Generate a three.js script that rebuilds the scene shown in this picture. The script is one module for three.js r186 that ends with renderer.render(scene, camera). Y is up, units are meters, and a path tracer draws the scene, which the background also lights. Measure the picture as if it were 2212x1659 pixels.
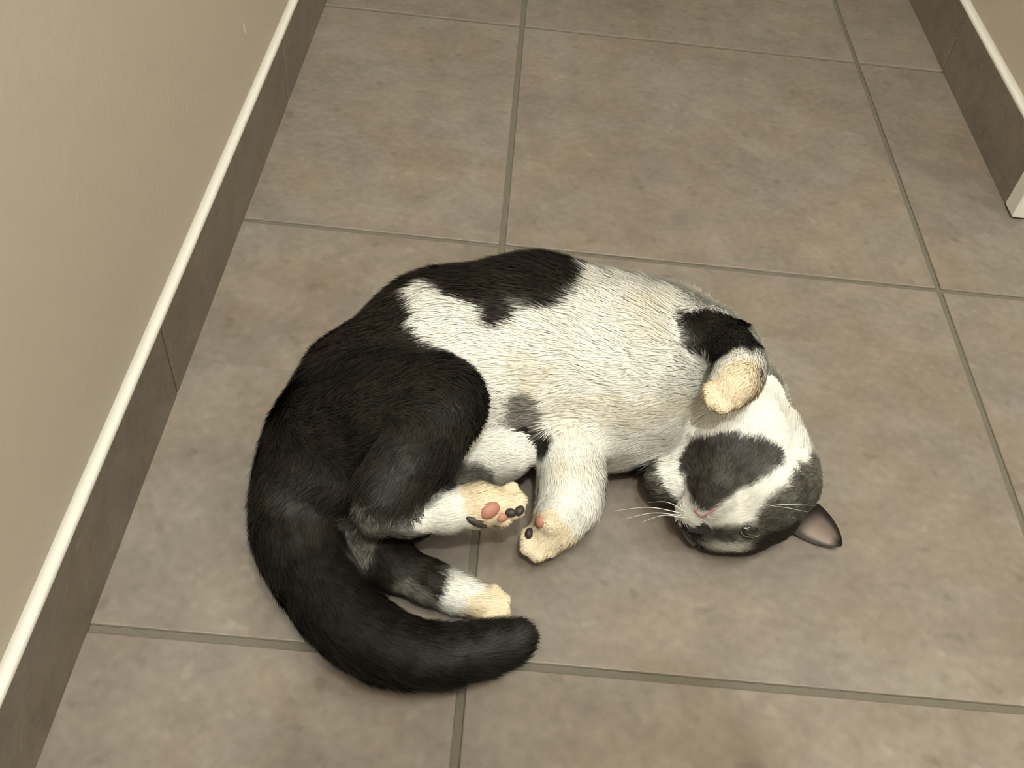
import * as THREE from 'three';
import { mergeGeometries } from 'three/addons/utils/BufferGeometryUtils.js';
import { RoundedBoxGeometry } from 'three/addons/geometries/RoundedBoxGeometry.js';
import { RectAreaLightUniformsLib } from 'three/addons/lights/RectAreaLightUniformsLib.js';
import { ImprovedNoise } from 'three/addons/math/ImprovedNoise.js';

// ------------------------------------------------------------------ camera, exposure
const scene = new THREE.Scene();
const camera = new THREE.PerspectiveCamera(43.285, 2212 / 1659, 0.02, 30);
camera.rotation.order = 'YXZ';
camera.position.set(-0.0054, 0.6333, 0.3088);
camera.rotation.set(-0.8353, -0.0439, 0.1295);
const renderer = new THREE.WebGLRenderer({ antialias: true });
renderer.toneMapping = THREE.LinearToneMapping;
renderer.toneMappingExposure = 1.12;
renderer.shadowMap.enabled = true;
RectAreaLightUniformsLib.init();
scene.background = new THREE.Color(0x000000);

// ------------------------------------------------------------------ lamps on the corridor ceiling (fittings are built further down)
const CEILING = 2.45;
const LAMP_COLOUR = new THREE.Color().setRGB(0.93, 1, 0.975);
const LAMPS = [
  { at: [0.20, 0.42], size: 0.30, power: 2.9, drop: 0.10, label: 'round opal ceiling lamp over the cat and the person' },
  { at: [0.0, 1.04], size: 0.06, power: 6.6, drop: 0.09, label: 'small white downlight in the ceiling behind the crouching person' },
  { at: [1.22, -0.05], size: 0.24, power: 1.6, drop: 0.10, label: 'opal ceiling lamp of the room through the doorway' },
];
for (const l of LAMPS) {
  const a = new THREE.PointLight(LAMP_COLOUR, l.power, 0, 2);
  a.position.set(l.at[0], CEILING - l.drop - l.size * 0.5, l.at[1]);
  a.castShadow = true; a.shadow.radius = l.size * 0.4 / 0.02; a.shadow.mapSize.set(2048, 2048); a.shadow.camera.near = 0.02;
  scene.add(a);
}

// ------------------------------------------------------------------ helpers
let seed = 20240607;
const rnd = () => { seed = (seed + 0x6d2b79f5) | 0; let t = Math.imul(seed ^ (seed >>> 15), 1 | seed); t = (t + Math.imul(t ^ (t >>> 7), 61 | t)) ^ t; return ((t ^ (t >>> 14)) >>> 0) / 4294967296; };
const noise = new ImprovedNoise();
const fbm = (x, y, z, o = 4) => { let s = 0, a = 0.5; for (let i = 0; i < o; i++) { s += a * noise.noise(x, y, z); x *= 2.03; y *= 2.03; z *= 2.03; a *= 0.5; } return s; };
const lin = (r, g, b) => new THREE.Color().setRGB(r, g, b);
const used = new Map();
function numbered(n) { const k = used.get(n) ?? 0; used.set(n, k + 1); return k ? n + '_' + String(k).padStart(3, '0') : n; }
function mesh(name, geometry, material, parent = scene) {
  const m = new THREE.Mesh(geometry, material);
  m.name = parent === scene ? numbered(name) : name;
  m.castShadow = m.receiveShadow = true;
  parent.add(m);
  return m;
}
function struct(o, label, category) { o.userData = { label, category, kind: 'structure' }; return o; }
function group(name, p = [0, 0, 0]) { const g = new THREE.Group(); g.name = numbered(name); g.position.set(...p); scene.add(g); return g; }
function boxUV(g, s = 1) {           // uv in metres from position, by face direction
  const p = g.attributes.position, n = g.attributes.normal, uv = new Float32Array(p.count * 2);
  for (let i = 0; i < p.count; i++) {
    const ax = Math.abs(n.getX(i)), ay = Math.abs(n.getY(i)), az = Math.abs(n.getZ(i));
    const [u, v] = ay >= ax && ay >= az ? [p.getX(i), p.getZ(i)] : ax >= az ? [p.getZ(i), p.getY(i)] : [p.getX(i), p.getY(i)];
    uv[2 * i] = u * s; uv[2 * i + 1] = v * s;
  }
  g.setAttribute('uv', new THREE.BufferAttribute(uv, 2));
  return g;
}
function box(x0, x1, y0, y1, z0, z1) { const g = new THREE.BoxGeometry(x1 - x0, y1 - y0, z1 - z0); g.translate((x0 + x1) / 2, (y0 + y1) / 2, (z0 + z1) / 2); return boxUV(g); }

// ------------------------------------------------------------------ textures
function texture(n, f, srgb) {       // f(u, v) -> [r, g, b] in 0..1, tiles over the square
  const d = new Uint8Array(n * n * 4);
  for (let j = 0; j < n; j++) for (let i = 0; i < n; i++) {
    const c = f(i / n, j / n), k = (j * n + i) * 4;
    d[k] = 255 * Math.min(1, Math.max(0, c[0])); d[k + 1] = 255 * Math.min(1, Math.max(0, c[1])); d[k + 2] = 255 * Math.min(1, Math.max(0, c[2])); d[k + 3] = 255;
  }
  const t = new THREE.DataTexture(d, n, n);
  t.wrapS = t.wrapT = THREE.RepeatWrapping; t.magFilter = THREE.LinearFilter; t.minFilter = THREE.LinearMipmapLinearFilter; t.generateMipmaps = true;
  if (srgb) t.colorSpace = THREE.SRGBColorSpace;
  t.needsUpdate = true;
  return t;
}
// stone-look porcelain: cloudy patches, finer mottling, darker and paler flecks (each map covers 1.15 m, more than a tile and its offset)
const cloud = (u, v, f, o, z) => fbm(u * f + z * 1.37, v * f - z * 0.71, z, o);
function stoneMap(z) {
  return texture(1024, (u, v) => {
    const big = cloud(u, v, 7, 3, z), mid = cloud(u, v, 34, 3, z + 5), fine = cloud(u, v, 150, 2, z + 9);
    let l = 0.458 + 0.052 * big + 0.066 * mid + 0.062 * fine;
    const fleck = cloud(u, v, 62, 2, z + 14);
    if (fleck < -0.27) l -= 0.045 * Math.min(1, (-0.27 - fleck) * 9);
    if (fleck > 0.30) l += 0.04 * Math.min(1, (fleck - 0.30) * 9);
    const warm = 0.016 * cloud(u, v, 13, 2, z + 21);
    return [l + 0.034 + warm, l - 0.006, l - 0.047 - warm * 1.5];
  }, true);
}
const stoneMaps = [stoneMap(1.7), stoneMap(12.4), stoneMap(31.9)];
const stoneBump = texture(512, (u, v) => { const f = 0.5 + 0.5 * cloud(u, v, 120, 2, 3) + 0.4 * cloud(u, v, 30, 2, 8); return [f, f, f]; });
const stone = stoneMaps.map((m) => { m.repeat.set(1 / 1.15, 1 / 1.15); const b = stoneBump.clone(); b.repeat.set(1 / 0.3, 1 / 0.3); return new THREE.MeshStandardMaterial({ map: m, roughness: 0.52, bumpMap: b, bumpScale: 0.00025 }); });
const groutBump = texture(256, (u, v) => { const f = 0.5 + 0.8 * cloud(u, v, 70, 3, 2); return [f, f, f]; });
groutBump.repeat.set(12, 12);
const grout = new THREE.MeshStandardMaterial({ color: lin(0.135, 0.120, 0.092), roughness: 0.9, bumpMap: groutBump, bumpScale: 0.0004 });
const joint_filler = new THREE.MeshStandardMaterial({ color: lin(0.12, 0.10, 0.078), roughness: 0.9 });
const paintBump = texture(512, (u, v) => { const f = 0.5 + 0.6 * cloud(u, v, 60, 3, 6); return [f, f, f]; });
paintBump.repeat.set(2.2, 2.2);
const paint = new THREE.MeshStandardMaterial({ color: lin(0.62, 0.55, 0.455), roughness: 0.62, bumpMap: paintBump, bumpScale: 0.0003 });
const whitePaint = new THREE.MeshStandardMaterial({ color: lin(0.78, 0.76, 0.70), roughness: 0.4 });
const caulk = new THREE.MeshStandardMaterial({ color: lin(0.72, 0.69, 0.63), roughness: 0.45 });

// ------------------------------------------------------------------ the corridor
const T = 0.45, XL = -0.2597, XR = 0.5661, ZFAR = -2.75, ZNEAR = 2.45, XSIDE = 1.75, DOOR_FAR = -0.585, DOOR_NEAR = 0.35;
{
  const floor = group('floor');
  struct(floor, 'beige grey stone-look tiled floor of the corridor', 'floor');
  mesh('grout_bed', box(XL - 0.02, XSIDE + 0.02, -0.06, -0.0021, ZFAR - 0.02, ZNEAR + 0.02), grout, floor);
  const gap = 0.0056;
  const tileShape = (x0, x1, z0, z1, du, dv) => {
    const w = x1 - x0, d = z1 - z0, g = new RoundedBoxGeometry(w, 0.012, d, 2, 0.0016);
    boxUV(g); const uv = g.attributes.uv;
    for (let i = 0; i < uv.count; i++) uv.setXY(i, uv.getX(i) + du, uv.getY(i) + dv);
    return g;
  };
  const cols = [[-T, 0], [0, T], [T, 2 * T], [2 * T, 3 * T], [3 * T, 4 * T]];
  let k = 0;
  for (let r = -6; r < 6; r++) for (const [c0, c1] of cols) {
    const x0 = Math.max(c0 + gap / 2, XL - 0.006), x1 = Math.min(c1 - gap / 2, XSIDE), z0 = Math.max(r * T + gap / 2, ZFAR), z1 = Math.min((r + 1) * T - gap / 2, ZNEAR);
    if (c0 >= 2 * T - 0.01 && (r < -3 || r > 0)) continue;                      // only the doorway shows the side room's floor
    if (x1 - x0 < 0.02 || z1 - z0 < 0.02) continue;
    const m = mesh('tile', tileShape(x0, x1, z0, z1, rnd() * 0.6, rnd() * 0.6), stone[k++ % 3], floor);
    m.position.set((x0 + x1) / 2, -0.006 + (rnd() - 0.5) * 0.0004, (z0 + z1) / 2);
  }
}
// walls, ceiling
const SK = 0.0075;                                                             // skirting tiles stand this far off the wall
{
  const wl = struct(group('wall_left'), 'plain off-white painted wall above the dark skirting, along the cat', 'wall');
  mesh('plaster', box(XL - SK - 0.12, XL - SK, -0.06, CEILING, ZFAR, ZNEAR), paint, wl);
  const chip = new THREE.SphereGeometry(1, 14, 10); chip.scale(0.0007, 0.0055, 0.0024); chip.rotateX(0.25);
  mesh('paint_drip', chip, caulk, wl).position.set(XL - SK, 0.148, -0.555);
  const wr = struct(group('wall_right'), 'off-white painted wall beyond the doorway with its white corner', 'wall');
  mesh('plaster', box(XR + SK, XR + SK + 0.11, -0.06, CEILING, ZFAR, DOOR_FAR - 0.027), paint, wr);
  mesh('plaster', box(XR + SK, XR + SK + 0.11, -0.06, CEILING, DOOR_NEAR, ZNEAR), paint, wr);
  mesh('lintel', box(XR + SK, XR + SK + 0.11, 2.04, CEILING, DOOR_FAR - 0.027, DOOR_NEAR), paint, wr);
  struct(mesh('wall_far', box(XL - 0.14, XR + 0.13, -0.06, CEILING, ZFAR - 0.1, ZFAR), paint), 'off-white wall closing the corridor beyond the cat', 'wall');
  struct(mesh('wall_back', box(XL - 0.14, XSIDE + 0.1, -0.06, CEILING, ZNEAR, ZNEAR + 0.1), paint), 'off-white wall closing the corridor behind the crouching person', 'wall');
  const side = struct(group('wall_side'), 'off-white walls of the room through the doorway', 'wall');
  mesh('plaster', box(XSIDE, XSIDE + 0.1, -0.06, CEILING, -1.35, ZNEAR), paint, side);
  mesh('plaster', box(XR + SK + 0.11, XSIDE + 0.1, -0.06, CEILING, -1.45, -1.35), paint, side);
  struct(mesh('ceiling', box(XL - 0.14, XSIDE + 0.1, CEILING, CEILING + 0.1, ZFAR - 0.1, ZNEAR + 0.1), paint), 'off-white ceiling over the corridor', 'ceiling');
}
// skirting of cut floor tiles, each a piece, with a pale filler bead on its top edge
function skirting(name, x, dir, z0, z1, joint, label) {
  const s = struct(group(name), label, 'baseboard');
  const h = 0.080, gap = 0.003;
  let k = 0;
  const first = joint + Math.floor((z0 - joint) / T) * T;
  for (let z = first; z < z1; z += T) {
    const a = Math.max(z + gap / 2, z0), b = Math.min(z + T - gap / 2, z1);
    if (b - a < 0.01) continue;
    const g = new RoundedBoxGeometry(SK + 0.004, h, b - a, 2, 0.0012);
    boxUV(g); const uv = g.attributes.uv, du = rnd(), dv = rnd();
    for (let i = 0; i < uv.count; i++) uv.setXY(i, uv.getX(i) + du, uv.getY(i) + dv);
    const m = mesh('skirting_tile', g, stone[k++ % 3], s);
    m.position.set(x + dir * -(SK + 0.004) / 2 - dir * (rnd() * 0.0008), h / 2 - 0.001, (a + b) / 2);
  }
  mesh('joint_filler', box(Math.min(x - dir * 0.0015, x - dir * SK), Math.max(x - dir * 0.0015, x - dir * SK), 0, h - 0.003, z0, z1), joint_filler, s);
  // bead: quarter-round filler lying on the tiles against the wall
  const sh = new THREE.Shape();
  sh.moveTo(0, 0); sh.lineTo(SK * 0.93, 0); sh.quadraticCurveTo(SK * 0.9, 0.0028, SK * 0.55, 0.0034); sh.quadraticCurveTo(SK * 0.2, 0.0042, 0, 0.0075); sh.lineTo(0, 0);
  const g = new THREE.ExtrudeGeometry(sh, { depth: z1 - z0, bevelEnabled: false, curveSegments: 6 });
  if (dir < 0) { g.scale(-1, 1, 1); const ix = g.index; g.computeVertexNormals(); }
  const b = mesh('filler_bead', g, caulk, s);
  b.position.set(x - dir * SK, h - 0.0012, z0);
}
skirting('baseboard_left', XL, 1, ZFAR, ZNEAR, -0.217, 'dark skirting of cut stone-look tiles with pale top edge, on the long left wall');
skirting('baseboard_right', XR, -1, ZFAR, DOOR_FAR - 0.0275, -0.905, 'dark skirting of cut stone-look tiles ending at the white door frame');
{
  const d = struct(group('door_1'), 'white painted frame of the open doorway at the end of the skirting', 'door frame');
  const bar = (x0, x1, y0, y1, z0, z1) => { const g = new RoundedBoxGeometry(x1 - x0, y1 - y0, z1 - z0, 2, 0.0025); g.translate((x0 + x1) / 2, (y0 + y1) / 2, (z0 + z1) / 2); return g; };
  mesh('jamb', bar(XR - 0.001, XR + SK + 0.125, 0.0015, 2.04, DOOR_FAR - 0.027, DOOR_FAR), whitePaint, d);
  mesh('jamb', bar(XR - 0.001, XR + SK + 0.125, 0.0015, 2.04, DOOR_NEAR, DOOR_NEAR + 0.027), whitePaint, d);
  mesh('head', bar(XR - 0.001, XR + SK + 0.125, 2.013, 2.04, DOOR_FAR, DOOR_NEAR), whitePaint, d);
}
// lamp fittings
for (const l of LAMPS) {
  const g = group('ceiling_lamp', [l.at[0], CEILING, l.at[1]]);
  g.userData = { label: l.label, category: 'lamp' };
  const r = l.size / 2;
  mesh('base', new THREE.LatheGeometry([[0, 0], [r + 0.012, 0], [r + 0.014, -0.012], [r + 0.006, -0.026], [r - 0.004, -0.026]].map((p) => new THREE.Vector2(...p)), 48), whitePaint, g);
  mesh('diffuser', new THREE.LatheGeometry([[r, -0.024], [r * 0.98, -0.045], [r * 0.88, -0.062], [r * 0.6, -0.072], [0, -0.076]].map((p) => new THREE.Vector2(...p)), 48),
    new THREE.MeshStandardMaterial({ color: lin(0.8, 0.78, 0.72), roughness: 0.4, emissive: LAMP_COLOUR, emissiveIntensity: 3 }), g);
}

// ------------------------------------------------------------------ the cat
// round cones of the body: part, joint (x, y, z, radius), joint (x, y, z, radius); fur lies along each from the first joint to the second
const BONES = [
  [0, 0.1999, 0.052, -0.2208, 0.0334, 0.157, 0.058, -0.2282, 0.0461],
  [0, 0.157, 0.058, -0.2282, 0.0461, 0.1289, 0.066, -0.2327, 0.0662],
  [0, 0.1289, 0.066, -0.2327, 0.0662, 0.0962, 0.068, -0.2275, 0.0733],
  [0, 0.0962, 0.068, -0.2275, 0.0733, 0.032, 0.07, -0.2299, 0.0791],
  [0, 0.032, 0.07, -0.2299, 0.0791, -0.0318, 0.068, -0.213, 0.0744],
  [0, -0.0318, 0.068, -0.213, 0.0744, -0.0804, 0.062, -0.166, 0.0643],
  [0, -0.0804, 0.062, -0.166, 0.0643, -0.1118, 0.052, -0.1209, 0.0489],
  [0, -0.1118, 0.052, -0.1209, 0.0489, -0.1275, 0.042, -0.1011, 0.0332],
  [0, 0.2014, 0.058, -0.2238, 0.0295, 0.1797, 0.066, -0.225, 0.0283],
  [0, 0.1237, 0.055, -0.1928, 0.0364, 0.0793, 0.055, -0.1921, 0.0387],
  [1, -0.1012, 0.075, -0.1345, 0.0447, -0.0748, 0.098, -0.1297, 0.0393],
  [1, -0.0748, 0.098, -0.1297, 0.0393, -0.047, 0.115, -0.1296, 0.0309],
  [1, -0.047, 0.115, -0.1296, 0.0309, -0.0329, 0.122, -0.133, 0.0239],
  [1, -0.0341, 0.122, -0.1286, 0.0238, -0.0479, 0.108, -0.0978, 0.0242],
  [1, -0.0479, 0.108, -0.0978, 0.0242, -0.0607, 0.092, -0.0748, 0.0185],
  [1, -0.0607, 0.092, -0.0748, 0.0185, -0.0684, 0.082, -0.0618, 0.0102],
  [2, -0.0708, 0.08, -0.0565, 0.0112, -0.0479, 0.08, -0.0606, 0.0112],
  [2, -0.0479, 0.08, -0.0606, 0.0112, -0.0219, 0.083, -0.0675, 0.0137],
  [2, -0.0219, 0.083, -0.0675, 0.0137, -0.0002, 0.086, -0.0717, 0.0137],
  [2, -0.0002, 0.086, -0.0717, 0.0137, 0.0076, 0.087, -0.0723, 0.0115],
  [8, 0.0083, 0.088, -0.0713, 0.0057, 0.0206, 0.093, -0.0815, 0.0057],
  [8, 0.0083, 0.088, -0.0713, 0.0057, 0.026, 0.094, -0.0733, 0.006],
  [8, 0.0083, 0.088, -0.0713, 0.0057, 0.0248, 0.09, -0.0672, 0.0057],
  [8, 0.0083, 0.088, -0.0713, 0.0057, 0.0166, 0.084, -0.0639, 0.0057],
  [3, -0.0841, 0.045, -0.1295, 0.0247, -0.0294, 0.05, -0.1388, 0.0246],
  [3, -0.0294, 0.05, -0.1388, 0.0246, 0.0104, 0.058, -0.1458, 0.026],
  [3, 0.0025, 0.045, -0.1398, 0.0134, -0.0452, 0.032, -0.0966, 0.0139],
  [3, -0.0452, 0.032, -0.0966, 0.0139, -0.0752, 0.026, -0.0671, 0.0151],
  [3, -0.0769, 0.025, -0.0676, 0.0162, -0.0569, 0.024, -0.0559, 0.015],
  [3, -0.0569, 0.024, -0.0559, 0.015, -0.0308, 0.022, -0.0462, 0.0129],
  [3, -0.0308, 0.022, -0.0462, 0.0129, -0.0104, 0.02, -0.0412, 0.0115],
  [3, -0.0104, 0.02, -0.0412, 0.0115, 0.0029, 0.019, -0.0379, 0.0108],
  [9, 0.0023, 0.018, -0.0369, 0.0061, 0.0156, 0.02, -0.0442, 0.0061],
  [9, 0.0023, 0.018, -0.0369, 0.0061, 0.0223, 0.019, -0.0384, 0.0064],
  [9, 0.0023, 0.018, -0.0369, 0.0061, 0.0227, 0.016, -0.0309, 0.0064],
  [9, 0.0023, 0.018, -0.0369, 0.0061, 0.0132, 0.014, -0.0274, 0.0061],
  [4, 0.0785, 0.06, -0.183, 0.0291, 0.0652, 0.062, -0.1475, 0.0232],
  [4, 0.0652, 0.062, -0.1475, 0.0232, 0.0667, 0.058, -0.1182, 0.0207],
  [4, 0.0667, 0.058, -0.1182, 0.0207, 0.0677, 0.054, -0.1065, 0.0185],
  [4, 0.068, 0.052, -0.108, 0.0186, 0.0591, 0.04, -0.0954, 0.0138],
  [4, 0.0591, 0.04, -0.0954, 0.0138, 0.0517, 0.031, -0.0884, 0.0118],
  [10, 0.0524, 0.03, -0.0915, 0.0069, 0.0385, 0.033, -0.0864, 0.0065],
  [10, 0.0524, 0.03, -0.0915, 0.0069, 0.0392, 0.029, -0.0795, 0.0069],
  [10, 0.0524, 0.03, -0.0915, 0.0069, 0.0465, 0.026, -0.0766, 0.0069],
  [10, 0.0524, 0.03, -0.0915, 0.0069, 0.0552, 0.026, -0.0815, 0.0069],
  [10, 0.0618, 0.064, -0.0964, 0.0104, 0.0544, 0.052, -0.0893, 0.0105],
  [5, 0.1557, 0.105, -0.2517, 0.0226, 0.1642, 0.122, -0.2244, 0.0196],
  [5, 0.1642, 0.122, -0.2244, 0.0196, 0.1763, 0.135, -0.2006, 0.0148],
  [5, 0.1762, 0.135, -0.1996, 0.0155, 0.1784, 0.14, -0.1773, 0.0144],
  [5, 0.1784, 0.14, -0.1773, 0.0144, 0.1727, 0.14, -0.1621, 0.0142],
  [5, 0.1727, 0.14, -0.1621, 0.0142, 0.1687, 0.138, -0.1563, 0.0121],
  [11, 0.1682, 0.138, -0.158, 0.0067, 0.1531, 0.14, -0.1498, 0.006],
  [11, 0.1682, 0.138, -0.158, 0.0067, 0.1554, 0.136, -0.1433, 0.0063],
  [11, 0.1682, 0.138, -0.158, 0.0067, 0.1629, 0.134, -0.1412, 0.0063],
  [11, 0.1682, 0.138, -0.158, 0.0067, 0.1721, 0.134, -0.1471, 0.006],
  [6, 0.2021, 0.058, -0.2026, 0.0339, 0.1953, 0.064, -0.1708, 0.0347],
  [6, 0.1953, 0.064, -0.1708, 0.0347, 0.1835, 0.064, -0.1424, 0.028],
  [6, 0.2294, 0.055, -0.1892, 0.0214, 0.2413, 0.048, -0.1659, 0.019],
  [6, 0.2047, 0.048, -0.1349, 0.0395, 0.1936, 0.04, -0.1285, 0.0351],
  [6, 0.1445, 0.04, -0.1438, 0.0167, 0.17, 0.046, -0.1411, 0.0247],
  [6, 0.2356, 0.044, -0.1479, 0.0247, 0.2059, 0.046, -0.1408, 0.0316],
  [6, 0.183, 0.064, -0.138, 0.0222, 0.1681, 0.066, -0.1136, 0.0132],
  [6, 0.1681, 0.066, -0.1136, 0.0132, 0.1628, 0.064, -0.1054, 0.0069],
  [6, 0.1756, 0.052, -0.1202, 0.0142, 0.1565, 0.049, -0.1076, 0.0099],
  [6, 0.1862, 0.052, -0.1214, 0.0157, 0.1791, 0.049, -0.1118, 0.0121],
  [6, 0.1935, 0.034, -0.1305, 0.0243, 0.1682, 0.036, -0.1077, 0.0068],
  [6, 0.2024, 0.026, -0.1262, 0.0274, 0.1827, 0.024, -0.1224, 0.0243],
  [6, 0.2249, 0.026, -0.1318, 0.0218, 0.2091, 0.03, -0.1307, 0.0282],
  [7, -0.1194, 0.05, -0.1151, 0.0311, -0.1305, 0.04, -0.0898, 0.0285],
  [7, -0.1305, 0.04, -0.0898, 0.0285, -0.127, 0.034, -0.0701, 0.0275],
  [7, -0.127, 0.034, -0.0701, 0.0275, -0.1217, 0.029, -0.0564, 0.0233],
  [7, -0.1217, 0.029, -0.0564, 0.0233, -0.1093, 0.028, -0.039, 0.023],
  [7, -0.1093, 0.028, -0.039, 0.023, -0.0927, 0.028, -0.0188, 0.0222],
  [7, -0.0927, 0.028, -0.0188, 0.0222, -0.0758, 0.027, -0.0042, 0.021],
  [7, -0.0758, 0.027, -0.0042, 0.021, -0.056, 0.026, 0.0067, 0.0195],
  [7, -0.056, 0.026, 0.0067, 0.0195, -0.0354, 0.025, 0.0113, 0.0172],
  [7, -0.0354, 0.025, 0.0113, 0.0172, -0.0144, 0.023, 0.009, 0.0159],
  [7, -0.0144, 0.023, 0.009, 0.0159, 0.0093, 0.021, 0.0016, 0.0138],
  [7, 0.0093, 0.021, 0.0016, 0.0138, 0.0281, 0.018, -0.0075, 0.0109],
  [7, 0.0281, 0.018, -0.0075, 0.0109, 0.0329, 0.017, -0.0103, 0.0093]
];

// parts: 8 to 11 toes of the four paws; 0 trunk, 1 upper thigh and shank, 2 its foot, 3 lower hind leg, 4 foreleg on the floor side, 5 folded foreleg, 6 head, 7 tail
const BLEND = [0.016, 0.018, 0.008, 0.012, 0.014, 0.012, 0.01, 0.015, 0.003, 0.003, 0.003, 0.003], JOIN = [0, 0.018, 0.01, 0.008, 0.014, 0.012, 0.01, 0.006, 0.005, 0.005, 0.005, 0.005];
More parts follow.
